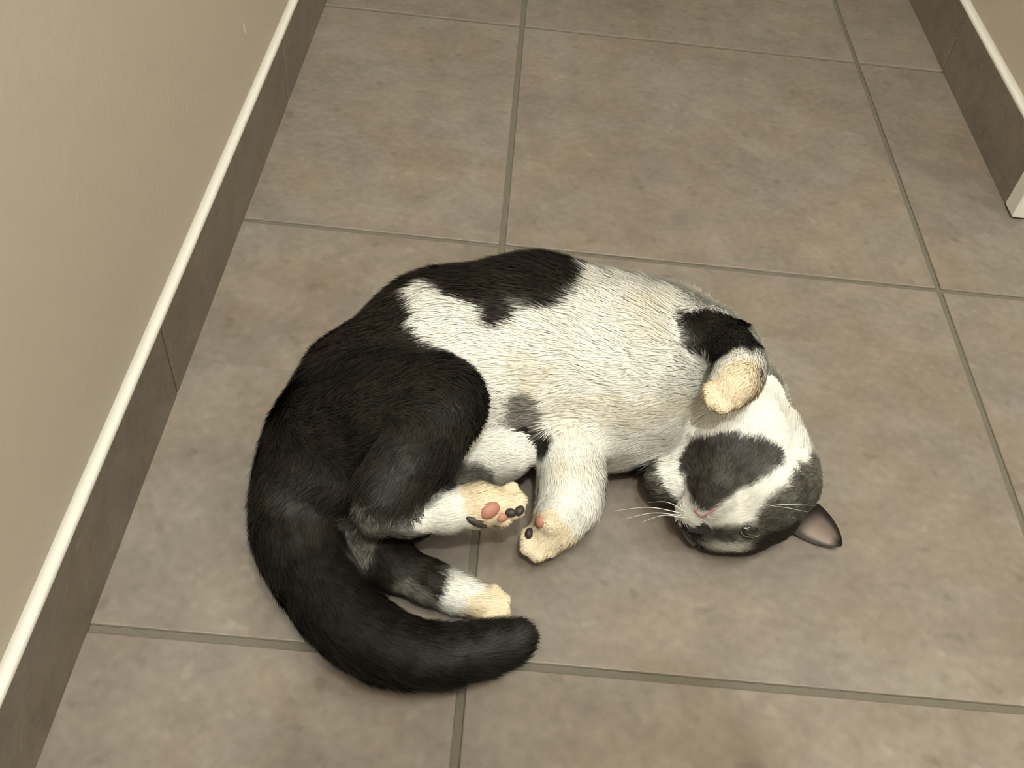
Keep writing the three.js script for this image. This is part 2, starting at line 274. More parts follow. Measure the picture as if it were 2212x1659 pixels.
// coat markings: colour, then points on the skin (x, y, z) with the way the skin faces there
const COAT = [
  ['D', [
    [-0.157, 0.0621, -0.0913, -0.83, 0.5, 0.23],
    [-0.1443, 0.089, -0.1052, -0.71, 0.57, 0.41],
    [-0.1338, 0.1081, -0.1244, -0.61, 0.77, 0.17],
    [-0.1185, 0.1202, -0.1507, -0.57, 0.82, -0.07],
    [-0.1048, 0.1223, -0.1877, -0.43, 0.87, -0.25],
    [-0.0848, 0.1269, -0.2153, -0.59, 0.79, -0.14],
    [-0.0628, 0.1369, -0.2334, -0.44, 0.87, -0.22],
    [0.0482, 0.1444, -0.263, 0.16, 0.9, -0.4],
    [0.0586, 0.1482, -0.2442, 0.19, 0.96, -0.18],
    [-0.0273, 0.1462, -0.2232, -0.06, 0.99, -0.1],
    [-0.0069, 0.1477, -0.2247, -0.12, 0.99, -0.03],
    [0.0167, 0.1517, -0.2288, -0.15, 0.99, 0],
    [0.0409, 0.1524, -0.2265, 0.11, 0.99, 0.04],
    [-0.0052, 0.1455, -0.2022, -0.02, 0.97, 0.23],
    [0.0103, 0.145, -0.1977, -0.1, 0.93, 0.35],
    [0.0381, 0.1505, -0.2106, 0.09, 0.97, 0.23],
    [-0.0231, 0.1467, -0.2132, -0.02, 1, 0.03],
    [-0.0422, 0.1423, -0.2357, -0.13, 0.95, -0.29],
    [0.0498, 0.1506, -0.2197, 0.17, 0.98, 0.12],
    [0.0024, 0.1424, -0.1921, -0.01, 0.92, 0.38],
    [0.0155, 0.145, -0.1961, -0.09, 0.92, 0.38],
    [-0.0722, 0.135, -0.1987, -0.41, 0.91, 0.07],
    [-0.0642, 0.1367, -0.1885, -0.29, 0.94, 0.19],
    [-0.0842, 0.1304, -0.1872, -0.31, 0.95, -0.06],
    [-0.0561, 0.1355, -0.1766, -0.13, 0.96, 0.25],
    [-0.0422, 0.1356, -0.1714, -0.04, 0.98, 0.19],
    [-0.0916, 0.135, -0.1494, -0.29, 0.93, -0.21],
    [-0.0695, 0.1388, -0.1532, -0.17, 0.91, -0.38],
    [-0.0459, 0.1488, -0.1425, -0.22, 0.9, -0.37],
    [-0.0272, 0.1453, -0.1484, 0.27, 0.78, -0.56],
    [-0.0175, 0.1339, -0.1537, 0.6, 0.59, -0.54],
    [-0.0088, 0.1227, -0.1562, 0.72, 0.68, 0.17],
    [-0.006, 0.1307, -0.134, 0.95, 0.31, -0.11],
    [-0.0079, 0.129, -0.1184, 0.89, 0.25, 0.39],
    [-0.0145, 0.1238, -0.1054, 0.83, 0.22, 0.51],
    [-0.0212, 0.1229, -0.0933, 0.8, 0.39, 0.46],
    [-0.0263, 0.1202, -0.083, 0.73, 0.4, 0.55],
    [-0.1121, 0.121, -0.1162, -0.6, 0.72, 0.35],
    [-0.0925, 0.1348, -0.1151, -0.34, 0.88, 0.33],
    [-0.0674, 0.1433, -0.115, -0.32, 0.88, 0.34],
    [-0.0484, 0.1464, -0.1106, -0.06, 0.92, 0.38],
    [-0.0302, 0.1465, -0.1129, 0.22, 0.83, 0.51],
    [-0.0208, 0.1426, -0.1134, 0.48, 0.7, 0.53],
    [-0.1264, 0.102, -0.1012, -0.43, 0.69, 0.58],
    [-0.1026, 0.1088, -0.0946, -0.35, 0.53, 0.77],
    [-0.0765, 0.1231, -0.0903, -0.57, 0.59, 0.58],
    [-0.0542, 0.1337, -0.0846, -0.19, 0.82, 0.54],
    [-0.0366, 0.1349, -0.0898, 0.34, 0.81, 0.47],
    [-0.1416, 0.076, -0.0869, -0.51, 0.66, 0.55],
    [-0.1142, 0.0832, -0.0808, -0.1, 0.51, 0.85],
    [-0.0885, 0.0877, -0.0805, -0.44, 0.21, 0.87],
    [-0.0613, 0.1179, -0.0691, -0.21, 0.76, 0.61],
    [-0.0435, 0.1212, -0.0726, 0.23, 0.55, 0.8],
    [-0.0287, 0.116, -0.0782, 0.64, 0.25, 0.73],
    [-0.1318, 0.067, -0.0669, -0.1, 0.93, 0.35],
    [-0.1073, 0.0641, -0.0717, 0.37, 0.54, 0.76],
    [-0.0887, 0.0699, -0.0776, 0.2, 0.13, 0.97],
    [-0.063, 0.1068, -0.0583, -0.15, 0.55, 0.82],
    [-0.0453, 0.1081, -0.0631, 0.47, 0.45, 0.76],
    [-0.0311, 0.1055, -0.0742, 0.71, 0.06, 0.7],
    [-0.0506, 0.1006, -0.0566, 0.33, 0.37, 0.87],
    [-0.1008, 0.0531, -0.0682, 0.78, 0.51, 0.36],
    [-0.1171, 0.06, -0.0542, 0.24, 0.9, 0.36],
    [-0.1393, 0.0578, -0.0532, -0.38, 0.73, 0.57],
    [-0.0634, 0.0423, -0.0562, -0.05, 0.98, 0.19],
    [-0.0407, 0.0364, -0.0584, 0.36, 0.84, -0.4],
    [-0.0389, 0.037, -0.0432, -0.13, 0.93, 0.34],
    [-0.0525, 0.0397, -0.0476, 0.12, 0.9, 0.42],
    [-0.0257, 0.0364, -0.0412, 0.17, 0.94, 0.28],
    [-0.0265, 0.0324, -0.0343, 0.03, 0.7, 0.71],
    [-0.0651, 0.0359, -0.0448, -0.33, 0.65, 0.69],
    [0.1444, 0.1381, -0.2239, -0.29, 0.95, 0.08],
    [0.1539, 0.1419, -0.2214, -0.47, 0.88, 0.08],
    [0.165, 0.1457, -0.2191, -0.17, 0.98, -0.14],
    [0.1743, 0.1517, -0.2068, -0.11, 0.92, -0.37],
    [0.1791, 0.154, -0.1933, 0.11, 0.97, -0.2],
    [0.1638, 0.148, -0.1947, -0.73, 0.68, 0.03],
    [0.1509, 0.1357, -0.2099, -0.5, 0.71, 0.5],
    [0.1484, 0.1293, -0.2037, -0.07, 0.73, 0.68],
    [0.1589, 0.1266, -0.1957, -0.73, -0.17, 0.66],
    [0.1807, 0.1564, -0.1832, 0.14, 0.96, -0.23],
    [0.1603, 0.1395, -0.1883, -0.99, 0.13, 0.09],
    [0.0372, 0.0831, -0.1472, -0.11, 0.32, 0.94],
    [0.0397, 0.0772, -0.1435, -0.48, 0.51, 0.72],
    [0.0425, 0.0752, -0.1388, -0.68, 0.55, 0.48],
    [0.1711, 0.0129, -0.1039, -0.48, -0.48, 0.74],
    [0.2003, 0.0218, -0.0965, 0.08, -0.31, 0.95],
    [0.1775, 0.0151, -0.0998, -0.25, -0.42, 0.87],
    [0.211, 0.0344, -0.0966, 0.34, 0.02, 0.94],
    [0.226, 0.0346, -0.1042, 0.51, -0.15, 0.85],
    [0.2123, 0.0425, -0.0976, 0.24, 0.04, 0.97],
    [0.161, 0.0406, -0.1009, -0.24, -0.34, 0.91],
    [0.1553, 0.0464, -0.0981, -0.11, -0.26, 0.96],
    [0.1509, 0.0469, -0.0997, -0.57, -0.21, 0.79],
    [0.1783, 0.0362, -0.0959, -0.25, 0, 0.97],
    [0.1817, 0.0363, -0.095, -0.24, -0.01, 0.97],
    [0.1841, 0.0376, -0.0945, -0.2, -0, 0.98],
    [0.1871, 0.0407, -0.094, -0.15, 0.03, 0.99],
    [0.1921, 0.0387, -0.0934, -0.04, 0, 1],
    [0.1948, 0.0322, -0.0938, 0.03, -0.12, 0.99],
    [0.1948, 0.0224, -0.0959, 0.04, -0.31, 0.95],
    [0.1912, 0.0226, -0.0958, -0.01, -0.3, 0.96],
    [0.1881, 0.0225, -0.096, -0.03, -0.29, 0.96],
    [0.1861, 0.0205, -0.0966, -0.01, -0.31, 0.95],
    [0.1842, 0.016, -0.0984, -0.04, -0.42, 0.91],
    [0.1784, 0.0232, -0.0969, -0.24, -0.2, 0.95],
    [0.1764, 0.0299, -0.0966, -0.26, -0.07, 0.96],
    [0.1449, 0.1384, -0.2262, -0.3, 0.95, -0],
    [0.1513, 0.1408, -0.2256, -0.38, 0.92, 0],
    [0.1566, 0.1432, -0.2239, -0.37, 0.93, -0.03],
    [0.1623, 0.1449, -0.2219, -0.18, 0.98, -0.06],
    [0.1664, 0.1457, -0.2197, -0.1, 0.98, -0.18],
    [0.1698, 0.1486, -0.2122, -0.2, 0.91, -0.37],
    [0.1733, 0.1523, -0.2046, -0.16, 0.95, -0.25],
    [0.1767, 0.1534, -0.1983, 0.01, 1, -0.1],
    [0.1806, 0.155, -0.1882, 0.16, 0.95, -0.27],
    [0.1803, 0.1564, -0.183, 0.12, 0.97, -0.23],
    [0.1781, 0.1572, -0.1802, -0.01, 0.98, -0.18],
    [0.1735, 0.1563, -0.1813, -0.26, 0.94, -0.2],
    [0.1673, 0.1532, -0.1812, -0.6, 0.78, -0.2],
    [0.1632, 0.1491, -0.1804, -0.8, 0.55, -0.24],
    [0.1605, 0.1351, -0.1865, -0.98, -0.14, 0.13],
    [0.1602, 0.1252, -0.1948, -0.69, -0.28, 0.67],
    [0.1538, 0.1256, -0.1994, -0.33, 0.4, 0.85],
    [0.1479, 0.1281, -0.2024, 0.06, 0.74, 0.67],
    [0.1454, 0.1307, -0.2053, 0.12, 0.81, 0.58],
    [0.1447, 0.1343, -0.2109, -0.11, 0.89, 0.44],
    [0.1442, 0.1369, -0.2177, -0.25, 0.93, 0.27],
    [0.1442, 0.1382, -0.2258, -0.27, 0.96, 0.01],
    [-0.0498, 0.1408, -0.2357, -0.23, 0.93, -0.29],
    [-0.0438, 0.1436, -0.2298, -0.15, 0.96, -0.21],
    [-0.0377, 0.1453, -0.2242, -0.08, 0.99, -0.14],
    [-0.0335, 0.1462, -0.2193, -0.07, 1, -0.07],
    [-0.0298, 0.1466, -0.2154, -0.04, 1, -0.01],
    [-0.0251, 0.1467, -0.2125, -0.02, 1, 0.04],
    [-0.0205, 0.1467, -0.2107, -0.01, 1, 0.07],
    [-0.0143, 0.1467, -0.21, -0.02, 0.99, 0.1],
    [-0.007, 0.1465, -0.2073, -0.03, 0.99, 0.16],
    [-0.001, 0.145, -0.1999, -0.03, 0.96, 0.28],
    [0.0005, 0.1432, -0.1943, -0.01, 0.94, 0.35],
    [0.0013, 0.1427, -0.193, -0.01, 0.93, 0.37],
    [0.0058, 0.1424, -0.192, -0.03, 0.92, 0.4],
    [0.0087, 0.1429, -0.1929, -0.06, 0.91, 0.4],
    [0.0139, 0.1443, -0.195, -0.1, 0.91, 0.39],
    [0.017, 0.1457, -0.1975, -0.09, 0.92, 0.37],
    [0.0203, 0.1477, -0.2022, -0.08, 0.94, 0.32],
    [0.0268, 0.1493, -0.2058, -0.05, 0.96, 0.29],
    [0.0332, 0.1494, -0.2056, 0.01, 0.95, 0.3],
    [0.0397, 0.149, -0.2056, 0.1, 0.95, 0.29],
    [0.0431, 0.149, -0.207, 0.12, 0.95, 0.28],
    [0.0474, 0.1494, -0.2111, 0.15, 0.96, 0.23],
    [0.0514, 0.1497, -0.2158, 0.17, 0.97, 0.17],
    [0.0551, 0.1497, -0.2204, 0.18, 0.98, 0.11],
    [0.0586, 0.1495, -0.2257, 0.18, 0.98, 0.05],
    [0.0621, 0.1489, -0.232, 0.18, 0.98, -0.03],
    [0.0639, 0.1482, -0.2366, 0.18, 0.98, -0.09],
    [0.0656, 0.1466, -0.2455, 0.18, 0.96, -0.2],
    [0.0655, 0.1446, -0.2529, 0.18, 0.94, -0.3],
    [0.0652, 0.1364, -0.2709, 0.19, 0.83, -0.52],
    [-0.0644, 0.1387, -0.2173, -0.41, 0.91, -0.07],
    [-0.0609, 0.1403, -0.2081, -0.35, 0.94, 0.03],
    [-0.0576, 0.1408, -0.2002, -0.29, 0.95, 0.12],
    [-0.0575, 0.1403, -0.1968, -0.28, 0.95, 0.15],
    [-0.056, 0.1385, -0.1868, -0.22, 0.94, 0.25],
    [-0.0517, 0.1378, -0.1815, -0.16, 0.93, 0.32],
    [-0.0464, 0.1366, -0.1763, -0.1, 0.94, 0.33],
    [-0.0406, 0.1357, -0.1716, -0.02, 0.98, 0.2],
    [-0.0345, 0.135, -0.1671, 0.09, 1, -0.03],
    [-0.0296, 0.1346, -0.164, 0.23, 0.95, -0.21],
    [-0.0244, 0.1336, -0.1616, 0.38, 0.87, -0.3],
    [-0.0193, 0.131, -0.1615, 0.48, 0.87, -0.13],
    [-0.0151, 0.1285, -0.1608, 0.54, 0.84, 0.03],
    [-0.0098, 0.1246, -0.1593, 0.57, 0.78, 0.27],
    [-0.0243, 0.0976, -0.0746, 0.12, 0.95, -0.28],
    [-0.0271, 0.0982, -0.0704, -0.03, 1, 0.01],
    [-0.0301, 0.0976, -0.0667, -0.07, 0.97, 0.23],
    [-0.0326, 0.0967, -0.0644, -0.03, 0.92, 0.38],
    [-0.0361, 0.0957, -0.062, 0.2, 0.83, 0.53],
    [-0.0395, 0.0953, -0.0593, 0.4, 0.68, 0.61],
    [-0.0429, 0.0949, -0.057, 0.38, 0.62, 0.68],
    [-0.0472, 0.0942, -0.0544, 0.29, 0.58, 0.76],
    [-0.0484, 0.0886, -0.0499, 0.15, 0.51, 0.85],
    [-0.0439, 0.0841, -0.0486, 0.21, 0.3, 0.93],
    [-0.0402, 0.0811, -0.0491, 0.33, 0.06, 0.94],
    [-0.0394, 0.0317, -0.0796, 0.57, 0.03, 0.82],
    [-0.0213, 0.036, -0.043, 0.17, 0.98, 0.1],
    [-0.0222, 0.0351, -0.039, 0.1, 0.93, 0.36],
    [-0.0234, 0.0333, -0.0355, 0.03, 0.8, 0.6],
    [-0.025, 0.0304, -0.0326, -0.03, 0.6, 0.8],
    [-0.0369, 0.01, -0.4118, 0, -0.7, -0.7],
    [0.0543, 0.01, -0.3983, 0, -0.7, -0.7],
    [-0.1121, 0.01, -0.3107, -0.4, -0.7, -0.6],
    [-0.1521, 0.01, -0.196, -0.6, -0.7, -0.2],
    [-0.0245, 0.002, -0.2725, 0, -1, 0],
    [0.0995, 0.002, -0.2777, 0, -1, 0],
    [0.2161, 0.003, -0.1971, 0, -1, 0],
    [0.1045, 0.012, -0.1723, 0, -0.5, 0.8],
    [0.1272, 0.012, -0.1703, 0, -0.5, 0.8],
    [0.0782, 0.01, -0.1754, 0, -0.6, 0.8],
    [-0.0132, 0.012, -0.1357, 0, -0.6, 0.8],
  ]],
  ['G', [
    [0.0458, 0.0843, -0.1451, -0.39, 0.64, 0.66],
    [-0.0035, 0.0572, -0.1169, 0.24, 0.29, 0.93],
    [-0.0135, 0.057, -0.1138, 0.26, 0.44, 0.86],
    [-0.0072, 0.0614, -0.1176, 0.2, 0.4, 0.9],
    [-0.0773, 0.0879, -0.0494, -0.55, 0.49, 0.67],
    [-0.0706, 0.0842, -0.0453, -0.04, 0.25, 0.97],
    [-0.0586, 0.0858, -0.0473, 0.15, 0.32, 0.94],
    [-0.0893, 0.0487, -0.0764, 0.43, -0.08, 0.9],
    [-0.0465, 0.0873, -0.0495, 0.18, 0.48, 0.86],
    [-0.0773, 0.0432, -0.0618, -0.09, 0.95, 0.29],
    [-0.0864, 0.0379, -0.0565, -0.06, 0.93, 0.37],
    [-0.0447, 0.0314, -0.0378, -0.26, 0.56, 0.79],
    [-0.031, 0.0292, -0.032, -0.06, 0.46, 0.89],
  ]],
  ['M', [
    [0.1333, 0.0487, -0.1349, -0.67, 0.52, 0.53],
    [0.1405, 0.0462, -0.1288, -0.26, 0.37, 0.89],
    [0.147, 0.0399, -0.1254, -0.37, -0.12, 0.92],
    [0.1278, 0.0419, -0.1435, -0.99, 0.12, 0.02],
    [0.1397, 0.0333, -0.1292, -0.29, -0.4, 0.87],
    [0.1303, 0.0486, -0.1477, -0.86, 0.51, -0.04],
    [0.2427, 0.0687, -0.1459, 0.45, 0.89, 0.06],
    [0.2512, 0.0613, -0.1393, 0.66, 0.67, 0.34],
    [0.2303, 0.0766, -0.1257, 0.65, 0.72, 0.23],
    [0.2429, 0.0576, -0.1239, 0.76, 0.36, 0.54],
    [0.2218, 0.0758, -0.1128, 0.43, 0.71, 0.56],
    [0.2149, 0.0728, -0.106, 0.26, 0.63, 0.73],
    [0.2084, 0.0705, -0.1027, 0.09, 0.57, 0.82],
    [0.2241, 0.0643, -0.1047, 0.49, 0.41, 0.77],
    [0.2068, 0.0629, -0.0997, -0.05, 0.3, 0.95],
    [0.2181, 0.059, -0.0995, 0.34, 0.28, 0.9],
    [0.2056, 0.0539, -0.0975, 0.06, 0.18, 0.98],
    [0.1894, 0.0492, -0.0948, -0.04, 0.24, 0.97],
    [0.1842, 0.0425, -0.0945, -0.18, 0.03, 0.98],
    [0.1919, 0.0392, -0.0934, -0.05, 0.01, 1],
    [0.174, 0.0429, -0.0972, -0.25, 0.02, 0.97],
    [0.2015, 0.0425, -0.0944, 0.21, 0.1, 0.97],
    [0.1722, 0.0361, -0.0974, -0.21, -0, 0.98],
    [0.1784, 0.0317, -0.096, -0.25, -0.03, 0.97],
    [0.2489, 0.0658, -0.1545, 0.49, 0.87, 0.04],
    [0.2416, 0.0693, -0.1466, 0.43, 0.9, 0.03],
    [0.2348, 0.0743, -0.1373, 0.67, 0.74, 0.01],
    [0.2271, 0.0793, -0.1263, 0.57, 0.79, 0.22],
    [0.2218, 0.08, -0.1193, 0.43, 0.81, 0.39],
    [0.2172, 0.0793, -0.1143, 0.32, 0.79, 0.52],
    [0.2131, 0.0776, -0.1101, 0.21, 0.75, 0.63],
    [0.2093, 0.0751, -0.1066, 0.12, 0.69, 0.72],
    [0.2057, 0.0719, -0.1035, -0.05, 0.55, 0.83],
    [0.2027, 0.0662, -0.1014, -0.14, 0.4, 0.91],
    [0.2009, 0.0594, -0.0989, -0.07, 0.32, 0.94],
    [0.194, 0.0531, -0.096, 0.02, 0.37, 0.93],
    [0.1866, 0.0525, -0.0959, -0.05, 0.33, 0.94],
    [0.18, 0.0505, -0.0961, -0.17, 0.2, 0.96],
    [0.1736, 0.0463, -0.0974, -0.29, 0.01, 0.96],
    [0.133, 0.0519, -0.1505, -0.63, 0.77, 0.12],
    [0.1337, 0.0528, -0.1446, -0.65, 0.76, -0.04],
    [0.1355, 0.0526, -0.1374, -0.54, 0.75, 0.38],
    [0.1388, 0.0504, -0.132, -0.34, 0.62, 0.7],
    [0.1426, 0.0465, -0.128, -0.46, 0.28, 0.85],
    [0.1465, 0.0422, -0.1255, -0.4, -0, 0.92],
    [0.1486, 0.0343, -0.1265, -0.3, -0.42, 0.86],
    [0.2767, 0.02, -0.1678, 0.8, -0.4, 0],
  ]],
  ['W', [
    [-0.0242, 0.142, -0.1887, 0.01, 0.94, 0.35],
    [-0.0424, 0.1446, -0.2028, -0.15, 0.98, 0.15],
    [-0.0485, 0.1443, -0.2122, -0.24, 0.97, 0.04],
    [-0.0345, 0.1428, -0.1912, -0.04, 0.96, 0.28],
    [-0.0135, 0.1393, -0.1834, 0.04, 0.89, 0.45],
    [-0.003, 0.136, -0.1788, 0.08, 0.86, 0.51],
    [-0.005, 0.128, -0.1676, 0.13, 0.76, 0.63],
    [0.0039, 0.1233, -0.1641, 0.1, 0.68, 0.72],
    [0.0043, 0.1322, -0.1741, 0.07, 0.8, 0.59],
    [0.0203, 0.137, -0.1809, -0.04, 0.82, 0.57],
    [0.0257, 0.1444, -0.1933, -0.03, 0.9, 0.43],
    [0.0358, 0.1448, -0.1943, 0.06, 0.9, 0.43],
    [0.0559, 0.1451, -0.2017, 0.17, 0.92, 0.34],
    [0.0692, 0.1476, -0.2258, 0.16, 0.99, 0.04],
    [0.0773, 0.1425, -0.2534, 0.13, 0.94, -0.32],
    [0.0963, 0.1372, -0.2621, 0.14, 0.88, -0.45],
    [0.1137, 0.1393, -0.2517, 0.16, 0.94, -0.31],
    [0.1319, 0.1369, -0.2465, 0.2, 0.96, -0.21],
    [0.1496, 0.1366, -0.2415, -0.11, 0.94, -0.32],
    [0.1655, 0.1421, -0.2344, 0.08, 0.91, -0.4],
    [0.0869, 0.1441, -0.212, 0.03, 0.98, 0.21],
    [0.1115, 0.1411, -0.2088, 0.2, 0.95, 0.24],
    [0.1299, 0.1385, -0.2189, 0.28, 0.95, 0.14],
    [0.1337, 0.1322, -0.2013, 0.32, 0.87, 0.38],
    [0.1377, 0.1281, -0.1962, 0.34, 0.82, 0.46],
    [0.1502, 0.1182, -0.193, 0.44, 0.66, 0.6],
    [0.1583, 0.1135, -0.1937, 0.41, 0.53, 0.75],
    [0.0442, 0.1337, -0.1781, 0.11, 0.77, 0.63],
    [0.0713, 0.1325, -0.1829, 0.11, 0.81, 0.58],
    [0.0984, 0.1332, -0.186, 0.03, 0.84, 0.54],
    [0.1241, 0.1228, -0.1806, 0.29, 0.72, 0.63],
    [0.0195, 0.1184, -0.1615, 0.04, 0.61, 0.79],
    [0.0467, 0.1163, -0.1625, 0.1, 0.56, 0.82],
    [0.0775, 0.1133, -0.1647, 0.04, 0.57, 0.82],
    [0.1084, 0.1121, -0.1652, 0.18, 0.57, 0.8],
    [0.1369, 0.1099, -0.1754, 0.49, 0.51, 0.71],
    [0.0076, 0.1067, -0.1525, 0.16, 0.48, 0.86],
    [0.015, 0.0999, -0.1504, 0.12, 0.38, 0.91],
    [0.0556, 0.1004, -0.1551, 0.13, 0.4, 0.91],
    [0.0838, 0.0946, -0.1546, 0.06, 0.49, 0.87],
    [0.0026, 0.0898, -0.144, 0.25, 0.36, 0.9],
    [0.0203, 0.0831, -0.1429, 0.34, 0.78, 0.53],
    [0.0009, 0.0784, -0.1312, -0.11, 0.84, 0.52],
    [0.0144, 0.0796, -0.1319, 0.15, 0.83, 0.54],
    [0.0282, 0.0749, -0.1373, 0.67, 0.66, 0.34],
    [0.0056, 0.0688, -0.122, 0.03, 0.46, 0.89],
    [0.0195, 0.0648, -0.1225, 0.35, 0.26, 0.9],
    [0.0296, 0.0634, -0.129, 0.67, 0.23, 0.71],
    [-0.0069, 0.0734, -0.1256, -0.01, 0.74, 0.68],
    [0.0133, 0.0585, -0.12, 0.14, 0.03, 0.99],
    [0.0504, 0.0882, -0.1468, -0.26, 0.72, 0.65],
    [0.0509, 0.0969, -0.153, 0.07, 0.42, 0.91],
    [0.0514, 0.0817, -0.1347, -0.54, 0.79, 0.29],
    [0.0678, 0.0866, -0.1371, 0.09, 0.95, 0.29],
    [0.046, 0.0727, -0.1239, -0.82, 0.55, 0.15],
    [0.0651, 0.0827, -0.1186, -0.06, 0.98, 0.17],
    [0.079, 0.0798, -0.1224, 0.52, 0.85, 0.12],
    [0.0501, 0.0709, -0.1048, -0.69, 0.6, 0.4],
    [0.0693, 0.0774, -0.1023, 0.09, 0.88, 0.47],
    [0.0833, 0.0731, -0.107, 0.66, 0.69, 0.31],
    [0.0808, 0.0673, -0.0946, 0.55, 0.57, 0.61],
    [0.0678, 0.0651, -0.0867, 0.33, 0.32, 0.89],
    [0.1005, 0.0763, -0.1494, 0.25, 0.25, 0.94],
    [0.122, 0.0744, -0.1536, 0.27, 0.19, 0.94],
    [0.1072, 0.0577, -0.1492, 0.18, -0.06, 0.98],
    [0.1287, 0.0583, -0.1535, 0.23, 0.01, 0.97],
    [0.1422, 0.0816, -0.1637, 0.41, 0.34, 0.85],
    [0.1379, 0.0664, -0.1573, 0.4, 0.14, 0.91],
    [0.1429, 0.057, -0.1473, -0.47, 0.85, -0.23],
    [0.1459, 0.0552, -0.1315, -0.51, 0.64, 0.57],
    [0.1503, 0.0486, -0.124, -0.71, 0.21, 0.67],
    [0.1511, 0.0593, -0.1081, -0.86, 0.51, -0],
    [0.1519, 0.0591, -0.1294, -0.74, 0.49, 0.47],
    [0.1466, 0.0555, -0.1556, -0.25, 0.9, -0.34],
    [0.2175, 0.0884, -0.2148, 0.45, 0.89, -0.08],
    [0.2186, 0.0887, -0.1952, 0.55, 0.82, -0.15],
    [0.1907, 0.1513, -0.172, 0.74, 0.64, 0.21],
    [0.2101, 0.0975, -0.1771, 0.39, 0.91, -0.14],
    [0.2302, 0.0795, -0.181, 0.7, 0.71, 0.09],
    [0.239, 0.0716, -0.1746, 0.41, 0.88, 0.25],
    [0.2263, 0.0797, -0.1531, 0.73, 0.68, 0.06],
    [0.238, 0.0692, -0.1627, 0.29, 0.96, -0.01],
    [0.2433, 0.068, -0.1598, 0.22, 0.97, -0.06],
    [0.2223, 0.0832, -0.1325, 0.45, 0.89, 0.06],
    [0.2137, 0.0837, -0.1207, 0.23, 0.9, 0.36],
    [0.2035, 0.08, -0.1118, -0.03, 0.81, 0.58],
    [0.195, 0.0716, -0.1066, -0.33, 0.54, 0.77],
    [0.1882, 0.0726, -0.1092, 0.03, 0.58, 0.82],
    [0.1862, 0.0653, -0.1038, 0.17, 0.59, 0.79],
    [0.1788, 0.0668, -0.102, 0.37, 0.25, 0.9],
    [0.1732, 0.0609, -0.0993, 0.16, 0.16, 0.97],
    [0.1933, 0.0633, -0.1019, -0.2, 0.48, 0.86],
    [0.1911, 0.057, -0.0978, 0, 0.49, 0.87],
    [0.1808, 0.0575, -0.0984, -0.02, 0.43, 0.9],
    [0.1726, 0.0562, -0.0984, -0.05, 0.16, 0.99],
    [0.1508, 0.0558, -0.1023, -0.69, 0.48, 0.54],
    [0.1542, 0.0549, -0.0992, -0.38, 0.34, 0.86],
    [0.1577, 0.0541, -0.0981, -0.07, 0.18, 0.98],
    [0.1506, 0.0532, -0.1008, -0.64, 0.35, 0.69],
    [0.2008, 0.0752, -0.1067, -0.24, 0.55, 0.8],
    [0.1683, 0.088, -0.1571, -0.68, 0.72, 0.1],
    [0.1867, 0.0968, -0.1545, -0.18, 0.94, 0.3],
    [0.2081, 0.0945, -0.1546, 0.36, 0.83, 0.42],
    [0.1582, 0.074, -0.165, -0.79, 0.44, 0.43],
    [0.1499, 0.062, -0.1623, 0.36, 0.19, 0.91],
    [-0.0236, 0.098, -0.0633, -0.12, 0.96, 0.27],
    [-0.0351, 0.0921, -0.0568, -0.02, 0.76, 0.65],
    [-0.0409, 0.0905, -0.0535, 0.27, 0.66, 0.7],
    [-0.0313, 0.0857, -0.0522, -0.03, 0.28, 0.96],
    [-0.0161, 0.0887, -0.0538, 0.24, 0.35, 0.91],
    [-0.0403, 0.083, -0.0494, 0.32, 0.2, 0.93],
    [-0.0173, 0.0347, -0.0387, 0.03, 0.96, 0.29],
    [-0.0108, 0.0346, -0.0394, 0.1, 0.98, 0.15],
    [-0.0148, 0.0302, -0.0312, -0.09, 0.68, 0.73],
    [-0.0058, 0.0335, -0.0376, 0.19, 0.96, 0.22],
    [0.1526, 0.0578, -0.1618, -0.14, 0.44, 0.89],
    [0.1555, 0.0646, -0.1631, -0.64, 0.28, 0.71],
    [0.1601, 0.0762, -0.1599, -0.92, 0.38, 0.01],
    [0.1644, 0.0835, -0.1558, -0.79, 0.61, 0.05],
    [0.1693, 0.0884, -0.1538, -0.64, 0.76, 0.11],
    [0.1746, 0.0919, -0.153, -0.48, 0.86, 0.19],
    [0.1814, 0.0946, -0.1517, -0.29, 0.92, 0.27],
    [0.1873, 0.0954, -0.1503, -0.13, 0.93, 0.34],
    [0.1938, 0.0955, -0.1498, 0.04, 0.92, 0.4],
    [0.2002, 0.0947, -0.1499, 0.2, 0.88, 0.44],
    [0.2086, 0.0918, -0.1497, 0.37, 0.85, 0.38],
    [0.2164, 0.0873, -0.149, 0.52, 0.82, 0.24],
    [0.222, 0.0831, -0.1425, 0.51, 0.86, -0.03],
    [0.2177, 0.0849, -0.1299, 0.33, 0.94, 0.13],
    [0.2131, 0.085, -0.1242, 0.21, 0.94, 0.27],
    [0.209, 0.0842, -0.1197, 0.11, 0.92, 0.38],
    [0.2036, 0.0823, -0.1155, -0.03, 0.87, 0.49],
    [0.1981, 0.0803, -0.113, -0.13, 0.8, 0.58],
    [0.1934, 0.0769, -0.1112, -0.3, 0.6, 0.74],
    [0.1887, 0.0735, -0.1098, -0.03, 0.59, 0.81],
    [0.183, 0.0721, -0.1069, 0.5, 0.49, 0.71],
    [0.1781, 0.0715, -0.1031, 0.41, 0.35, 0.85],
    [0.1737, 0.0689, -0.1004, 0.33, 0.22, 0.92],
    [0.1688, 0.0661, -0.0981, 0.33, 0.12, 0.94],
    [0.1652, 0.0626, -0.0973, 0.1, -0.1, 0.99],
    [0.1579, 0.0609, -0.0988, -0.46, 0.01, 0.89],
    [0.153, 0.0621, -0.1048, -0.9, 0.3, 0.3],
    [0.1522, 0.0558, -0.1174, -0.93, 0.22, -0.29],
    [0.1506, 0.0549, -0.1272, -0.61, 0.48, 0.63],
